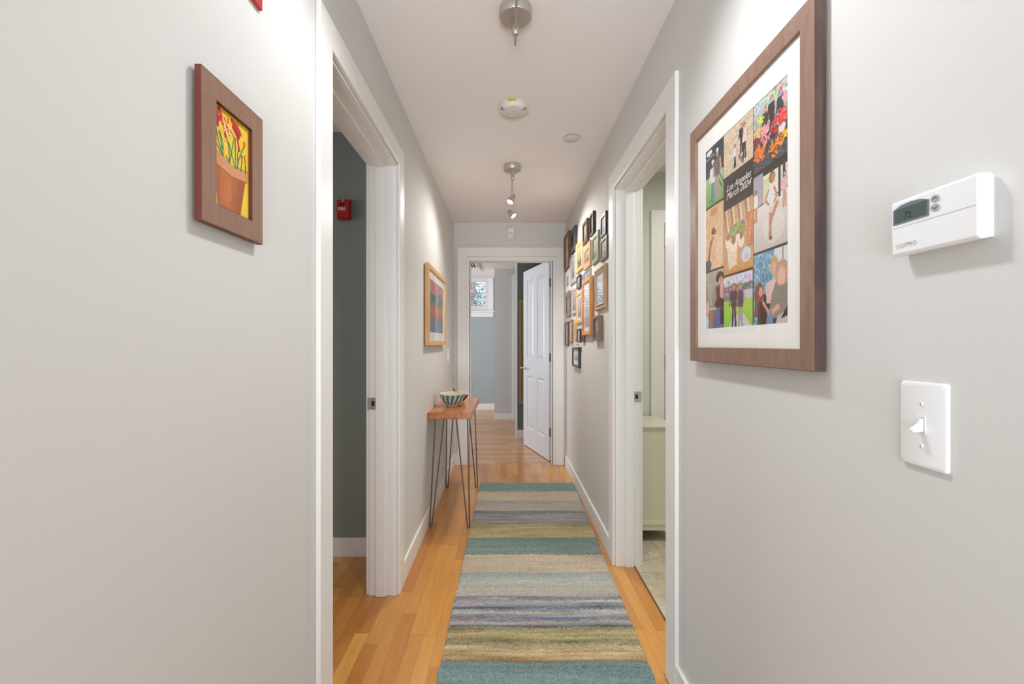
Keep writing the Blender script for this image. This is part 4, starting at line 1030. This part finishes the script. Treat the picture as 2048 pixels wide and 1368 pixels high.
# ---------------------------------------------------------------- runner rug
def rug():
    yf, yn = 3.925, 1.05
    stops = [(3.925, (118, 146, 140)), (3.69, (196, 178, 146)), (3.46, (150, 160, 164)), (3.38, (176, 166, 150)), (3.255, (104, 114, 128)), (3.17, (148, 136, 138)), (3.03, (154, 138, 82)), (2.90, (186, 160, 108)),
             (2.805, (98, 132, 120)), (2.70, (118, 146, 132)), (2.585, (200, 178, 146)), (2.46, (196, 176, 146)), (2.375, (150, 160, 164)), (2.31, (176, 176, 166)), (2.18, (184, 174, 158)), (2.155, (92, 106, 134)), (2.11, (176, 160, 160)),
             (2.06, (96, 110, 130)), (2.02, (186, 166, 158)), (1.98, (104, 122, 146)), (1.955, (190, 160, 152)), (1.92, (84, 96, 116)), (1.925, (124, 126, 84)), (1.88, (190, 164, 104)), (1.83, (140, 130, 78)), (1.79, (194, 168, 116)), (1.72, (188, 152, 90)), (1.714, (100, 134, 132)), (1.60, (118, 150, 144)), (1.45, (104, 138, 136)), (1.32, (180, 170, 150)), (1.2, (110, 120, 136))]
    rs = np.random.RandomState(4)
    nx, ny = 210, 900
    ys = np.linspace(yf, yn, ny + 1); out_rows = []
    K = np.array([s_[1] for s_ in stops], float); P_ = np.array([s_[0] for s_ in stops])
    sharp = [3.69, 3.46, 3.255, 3.03, 2.805, 2.585, 2.375, 2.155, 1.925, 1.714, 1.32]
    cols = np.zeros((ny + 1, nx + 1, 3))
    rowj = rs.randn(ny + 1, 1, 1); lf = np.repeat(rs.randn(ny // 6 + 2, nx // 40 + 2, 1) + .22 * rs.randn(ny // 6 + 2, nx // 40 + 2, 3), 6, 0)[:ny + 1]
    lf = np.repeat(lf, 40, 1)[:, :nx + 1]
    # smooth the low-frequency tint along x
    kx = np.ones(41) / 41
    lf = np.apply_along_axis(lambda v: np.convolve(np.pad(v, 20, 'edge'), kx, 'valid'), 1, lf)
    fine = rs.randn(ny + 1, nx + 1, 1); f2 = np.apply_along_axis(lambda v: np.convolve(v, np.ones(7) / 7, 'same'), 1, rs.randn(ny + 1, nx + 1, 1)[:, :, 0])[:, :, None]
    for j, y in enumerate(ys):
        y_ = y + 0.0
        i_ = max([q for q in range(len(P_)) if P_[q] >= y_ - 1e-9] or [0])
        nxt = min(i_ + 1, len(P_) - 1)
        c = K[i_].copy()
        if nxt != i_:
            t = (P_[i_] - y_) / max(1e-6, P_[i_] - P_[nxt])
            if not any(abs(P_[nxt] - s_) < 1e-3 for s_ in sharp): c = K[i_] * (1 - t) + K[nxt] * t
        cols[j] = c + (c.mean() - c) * .22 * (2.0 if 1.92 < y < 2.16 or 3.03 < y < 3.26 else 1.0)
    # contrast of the streaks: stronger in the striped bands
    band = np.ones(ny + 1) * 5.0
    band[(ys < 3.255) & (ys > 3.03)] = 10; band[(ys < 2.155) & (ys > 1.925)] = 16; band[(ys < 1.925) & (ys > 1.714)] = 12; band[(ys < 3.03) & (ys > 2.805)] = 9
    cols += band[:, None, None] * (rowj * .7 + lf * 1.0 + f2 * 1.3) + fine * 12 - 26 * (rs.rand(ny + 1, nx + 1, 1) > .965)
    hgt = .0115 + .0020 * fine[:, :, 0] + .0022 * f2[:, :, 0] + .0008 * rowj[:, :, 0]
    for s_ in sharp:
        q = np.argmin(abs(ys - s_)); hgt[max(0, q - 1):q + 1] -= .004; cols[max(0, q - 1):q + 1] *= .72
    hgt[0] = .001; hgt[-1] = .001; hgt[:, 0] = .001; hgt[:, -1] = .001; hgt[1] *= .8; hgt[:, 1] *= .8; hgt[:, -2] *= .8
    wl = .0018 * np.convolve(rs.randn(ny + 1), np.ones(5) / 2, 'same'); wr = .0018 * np.convolve(rs.randn(ny + 1), np.ones(5) / 2, 'same')
    loc = Vector((.155, 2.5, 0)); co = []
    for j, y in enumerate(ys):
        t = (yf - y) / (yf - 1.205); x0 = -.2305 - .0255 * t + wl[j]; x1 = .581 - .050 * t + wr[j]
        corner = max(0, 1 - (yf - y) / .02) * .006
        for i_ in range(nx + 1):
            u = i_ / nx; co.append((x0 + corner + (x1 - x0 - 2 * corner) * u - loc.x, y + .003 * math.sin(u * 9 + j * .01) - loc.y, float(hgt[j, i_])))
    W = nx + 1
    fc = [(j * W + i_, j * W + i_ + 1, (j + 1) * W + i_ + 1, (j + 1) * W + i_) for j in range(ny) for i_ in range(nx)]
    me = bpy.data.meshes.new('runner_rug'); me.from_pydata(co, [], fc)
    c = np.clip(cols / 255, 0, 1); c = np.where(c <= .04045, c / 12.92, ((c + .055) / 1.055) ** 2.4)
    at_ = me.color_attributes.new('paint', 'FLOAT_COLOR', 'POINT'); cc = np.ones(((ny + 1) * (nx + 1), 4), np.float32); cc[:, :3] = c.reshape(-1, 3); at_.data.foreach_set('color', cc.ravel())
    for p in me.polygons: p.use_smooth = True
    m = vcol_mat('wool_pile', 1.0); b_ = m.node_tree.nodes['Principled BSDF']; b_.inputs['Specular IOR Level'].default_value = .1; b_.inputs['Sheen Weight'].default_value = .3; b_.inputs['Sheen Roughness'].default_value = .6
    n_ = m.node_tree.nodes.new('ShaderNodeTexNoise'); n_.inputs['Scale'].default_value = 260; n_.inputs['Detail'].default_value = 3
    t_ = m.node_tree.nodes.new('ShaderNodeTexCoord'); m.node_tree.links.new(t_.outputs['Object'], n_.inputs['Vector'])
    bp_ = m.node_tree.nodes.new('ShaderNodeBump'); bp_.inputs['Strength'].default_value = .9; bp_.inputs['Distance'].default_value = .003
    m.node_tree.links.new(n_.outputs['Fac'], bp_.inputs['Height']); m.node_tree.links.new(bp_.outputs[0], b_.inputs['Normal'])
    o = link('runner_rug', me, None, m); o.location = loc
    tag(o, 'long wool runner rug with teal, beige, blue and olive stripes on the hall floor', 'rug')


rug()

# ---------------------------------------------------------------- console table
ct = thing('console_table', 'narrow cherry-wood console table on steel hairpin legs against the left wall', 'table', (-.38, 3.44, 0))
TW = wood('cherry_slab', (164, 88, 34), (204, 126, 58), 'Y', 4, 9, .30, coat=.35)
TW.node_tree.nodes['Principled BSDF'].inputs['Coat Roughness'].default_value = .10
bm = bx(bmesh.new(), -.5305, -.2345, 3.020, 3.869, .717, .760)
obj('tabletop', bm, TW, ct, bevel=.0025)


def hairpin(foot, ta, tb):
    foot, ta, tb = Vector(foot), Vector(ta), Vector(tb); r = .0048
    dA = (ta - foot).normalized(); dB = (tb - foot).normalized(); side = (tb - ta); side.z = 0; side.normalize()
    fa, fb = foot - side * .011, foot + side * .011
    arc = [foot + side * (.011 * math.cos(t)) * -1 + Vector((0, 0, .014 - .011 * math.sin(t) - .004)) for t in [math.pi * q / 8 for q in range(9)]]
    bm = bmesh.new(); tube(bm, [ta] + arc + [tb], r, 10)
    c = (ta + tb) / 2
    return bm, c


for ft, ta, tb in (((-.505, 3.000, 0), (-.481, 3.045, .716), (-.432, 3.125, .716)), ((-.2535, 2.998, 0), (-.263, 3.045, .716), (-.350, 3.125, .716)),
                   ((-.505, 3.822, 0), (-.505, 3.80, .716), (-.440, 3.76, .716)), ((-.2530, 3.815, 0), (-.272, 3.84, .716), (-.322, 3.78, .716))):
    bm, c = hairpin(ft, ta, tb); lg = obj('hairpin_leg', bm, STEEL, ct, smooth=True)
    bm = bmesh.new(); x0, x1 = sorted((ta[0], tb[0])); y0, y1 = sorted((ta[1], tb[1]))
    bx(bm, max(x0 - .008, -.527), x1 + .008, y0 - .008, y1 + .008, .7135, .7168); obj('mounting_plate', bm, STEEL, lg)

# ---------------------------------------------------------------- patterned bowl
bo = thing('patterned_bowl', 'white ceramic bowl with teal leaf stripes on the console table', 'bowl', (-.402, 3.34, .7602))
prof_o = [(.0, .004), (.040, .004), (.0415, .0), (.0465, .0), (.0450, .007), (.0480, .011), (.062, .024), (.076, .042), (.087, .062), (.0945, .080), (.0985, .0945)]


def resample(pr, n):
    P_ = [Vector((a, b_)) for a, b_ in pr]; ds = [0]
    for a, b_ in zip(P_, P_[1:]): ds.append(ds[-1] + (b_ - a).length)
    out = []
    for k in range(n + 1):
        s_ = ds[-1] * k / n
        for i_ in range(len(P_) - 1):
            if s_ <= ds[i_ + 1] + 1e-9: t = (s_ - ds[i_]) / (ds[i_ + 1] - ds[i_] + 1e-9); out.append(P_[i_].lerp(P_[i_ + 1], t)); break
    return out


wl_ = prof_o[:5] + [(v.x, v.y) for v in resample(prof_o[5:], 34)] + [(.0992, .096), (.0975, .0968), (.0958, .0955)] + [(v.x, v.y) for v in resample([(.0952, .094), (.084, .062), (.066, .036), (.045, .018), (.0, .012)], 14)]
SEG = 240
co, colr = [], []
TEAL = np.array((52, 128, 134)); CRM = np.array((232, 224, 202)); OUT = np.array((60, 74, 66))
rs = np.random.RandomState(2)
for idx, (r_, h_) in enumerate(wl_):
    inside = idx > 5 + 36
    for q in range(SEG):
        t = q / SEG; co.append((r_ * math.cos(2 * math.pi * t), r_ * math.sin(2 * math.pi * t), h_))
        c = CRM.copy().astype(float)
        if not inside and .010 < h_ < .0875 and idx >= 5:
            s_ = (h_ - .010) / .0775
            p = (t * 15 - s_ * .30) % 1.0           # 15 leaves, slightly slanted
            wd = .98 * math.sin(math.pi * min(1, (1 - s_) * .55 + .42)) ** .8 * (0.62 + .38 * math.sin(math.pi * s_ ** .7))
            e0 = .04 + .20 * (1 - s_) * 0; e1 = e0 + wd
            curve = .26 * math.sin(math.pi * (1 - s_)) * .8
            if e0 + 0 < (p - curve * .0) < e1 and not (s_ < .12 and False):
                c = TEAL * (1 + .10 * math.sin(q * .7 + h_ * 300))
            # cream leaf shape cut in
            pc = (p - .92 + .30 * math.sin(math.pi * s_)) % 1.0
            if pc < .19 * math.sin(math.pi * min(1, s_ * 1.05)) ** .8: c = CRM * 1.0
            elif pc < .19 * math.sin(math.pi * min(1, s_ * 1.05)) ** .8 + .04: c = OUT
        if inside and h_ > .03:
            if (t * 90) % 1 < .22: c = np.array((150, 140, 122))
        colr.append(c)
fc = []
nR = len(wl_)
for i_ in range(nR - 1):
    for q in range(SEG): fc.append((i_ * SEG + q, i_ * SEG + (q + 1) % SEG, (i_ + 1) * SEG + (q + 1) % SEG, (i_ + 1) * SEG + q))
me = bpy.data.meshes.new('bowl_body'); me.from_pydata(co, [], fc)
c = np.clip(np.array(colr) / 255, 0, 1); c = np.where(c <= .04045, c / 12.92, ((c + .055) / 1.055) ** 2.4)
at_ = me.color_attributes.new('paint', 'FLOAT_COLOR', 'POINT'); cc = np.ones((len(colr), 4), np.float32); cc[:, :3] = c; at_.data.foreach_set('color', cc.ravel())
for p in me.polygons: p.use_smooth = True
link('bowl_body', me, bo, vcol_mat('glazed_ceramic', .18, .5))

# little bird-like ornament behind the bowl
ob_ = thing('bird_ornament', 'small red-brown bird ornament half hidden behind the patterned bowl', 'ornament', (-.350, 3.52, .7602))
ox, oy, oz = -.350, 3.52, .7602
bm = bmesh.new(); tube(bm, [(ox + .052, oy, oz + .062), (ox + .034, oy, oz + .052), (ox + .010, oy, oz + .036), (ox - .02, oy, oz + .036), (ox - .042, oy, oz + .060), (ox - .056, oy, oz + .090), (ox - .060, oy, oz + .104)], [.003, .013, .022, .022, .014, .008, .002], 14)
obj('bird_body', bm, mat('red_brown_glaze', (112, 50, 36), .4), ob_, smooth=True)
bm = bmesh.new(); lathe(bm, [(.0, 0), (.022, 0), (.025, .007), (.018, .014), (0, .014)], at((ox, oy, oz)), 24); obj('base', bm, mat('pink_cream_glaze', (206, 170, 150), .4), ob_, smooth=True)
bm = bmesh.new(); lathe(bm, [(0, -.008), (.006, -.005), (.008, 0), (.006, .005), (0, .008)], at((ox - .060, oy, oz + .106)), 12); obj('crest', bm, mat('crimson_glaze', (150, 30, 26), .35), ob_, smooth=True)

# ---------------------------------------------------------------- bathroom dresser and door stop
CRE = mat('cream_lacquer', (226, 220, 198), .35)
dr = thing('dresser', 'cream painted bathroom cabinet with an arched base seen through the right doorway', 'cabinet', (.90, 2.96, 0))
X0, X1, Ya, Yb = .760, 1.040, 2.775, 3.145
obj('body', box(X0, X1, Ya, Yb, .130, .690), CRE, dr, bevel=.002)
obj('top', box(X0 - .006, X1 + .008, Ya - .012, Yb, .703, .716), CRE, dr, bevel=.003)
obj('top_moulding', box(X0 - .002, X1 + .003, Ya - .005, Yb, .688, .703), CRE, dr, bevel=.002)
bm = bmesh.new(); bx(bm, X0 - .004, X1 + .004, Ya - .009, Yb, .104, .120); bx(bm, X0 - .001, X1 + .001, Ya - .004, Yb, .118, .131)
obj('base_moulding', bm, CRE, dr, bevel=.002)
for (ya, yb) in ((Ya - .004, Ya + .016), (Yb - .018, Yb)):
    pts = [(X0, 0), (X0 + .030, 0), (X0 + .034, .03), (X0 + .048, .062), (X0 + .075, .072), (X1 - .075, .072), (X1 - .048, .060), (X1 - .034, .03), (X1 - .028, 0), (X1, 0), (X1, .105), (X0, .105)]
    bm = bmesh.new(); prism(bm, pts, lambda a, z, n: (a, n, z), ya, yb); obj('arched_base', bm, CRE, dr)
for xa, xb in ((X0 - .001, X0 + .018), (X1 - .018, X1 + .001)):
    pts = [(Ya + .016, 0), (Ya + .05, 0), (Ya + .08, .06), (Yb - .08, .06), (Yb - .05, 0), (Yb - .018, 0), (Yb - .018, .105), (Ya + .016, .105)]
    bm = bmesh.new(); prism(bm, pts, lambda a, z, n: (n, a, z), xa, xb); obj('arched_base', bm, CRE, dr)

ds_ = thing('spring_door_stop', 'chrome spring door stop just above the bathroom floor tiles', 'door stop', (XR + T + .0155, 2.535, .037))
sx0 = XR + T + .0158
bm = bmesh.new(); lathe(bm, [(.010, 0), (.010, .003), (.004, .006)], at((sx0, 2.535, .037), (1, 0, 0)), 14)
pts = [(sx0 + .004 + .050 * q / 110, 2.535 + .0042 * math.cos(q * .9), .037 + .0042 * math.sin(q * .9)) for q in range(111)]
tube(bm, pts, .0012, 6); obj('spring', bm, CHROME, ds_, smooth=True)
bm = bmesh.new(); lathe(bm, [(.0045, .0), (.0085, .003), (.0085, .012), (.006, .015), (0, .016)], at((sx0 + .052, 2.535, .037), (1, 0, 0)), 16); obj('bumper', bm, mat('pale_rubber', (214, 208, 200), .6), ds_, smooth=True)
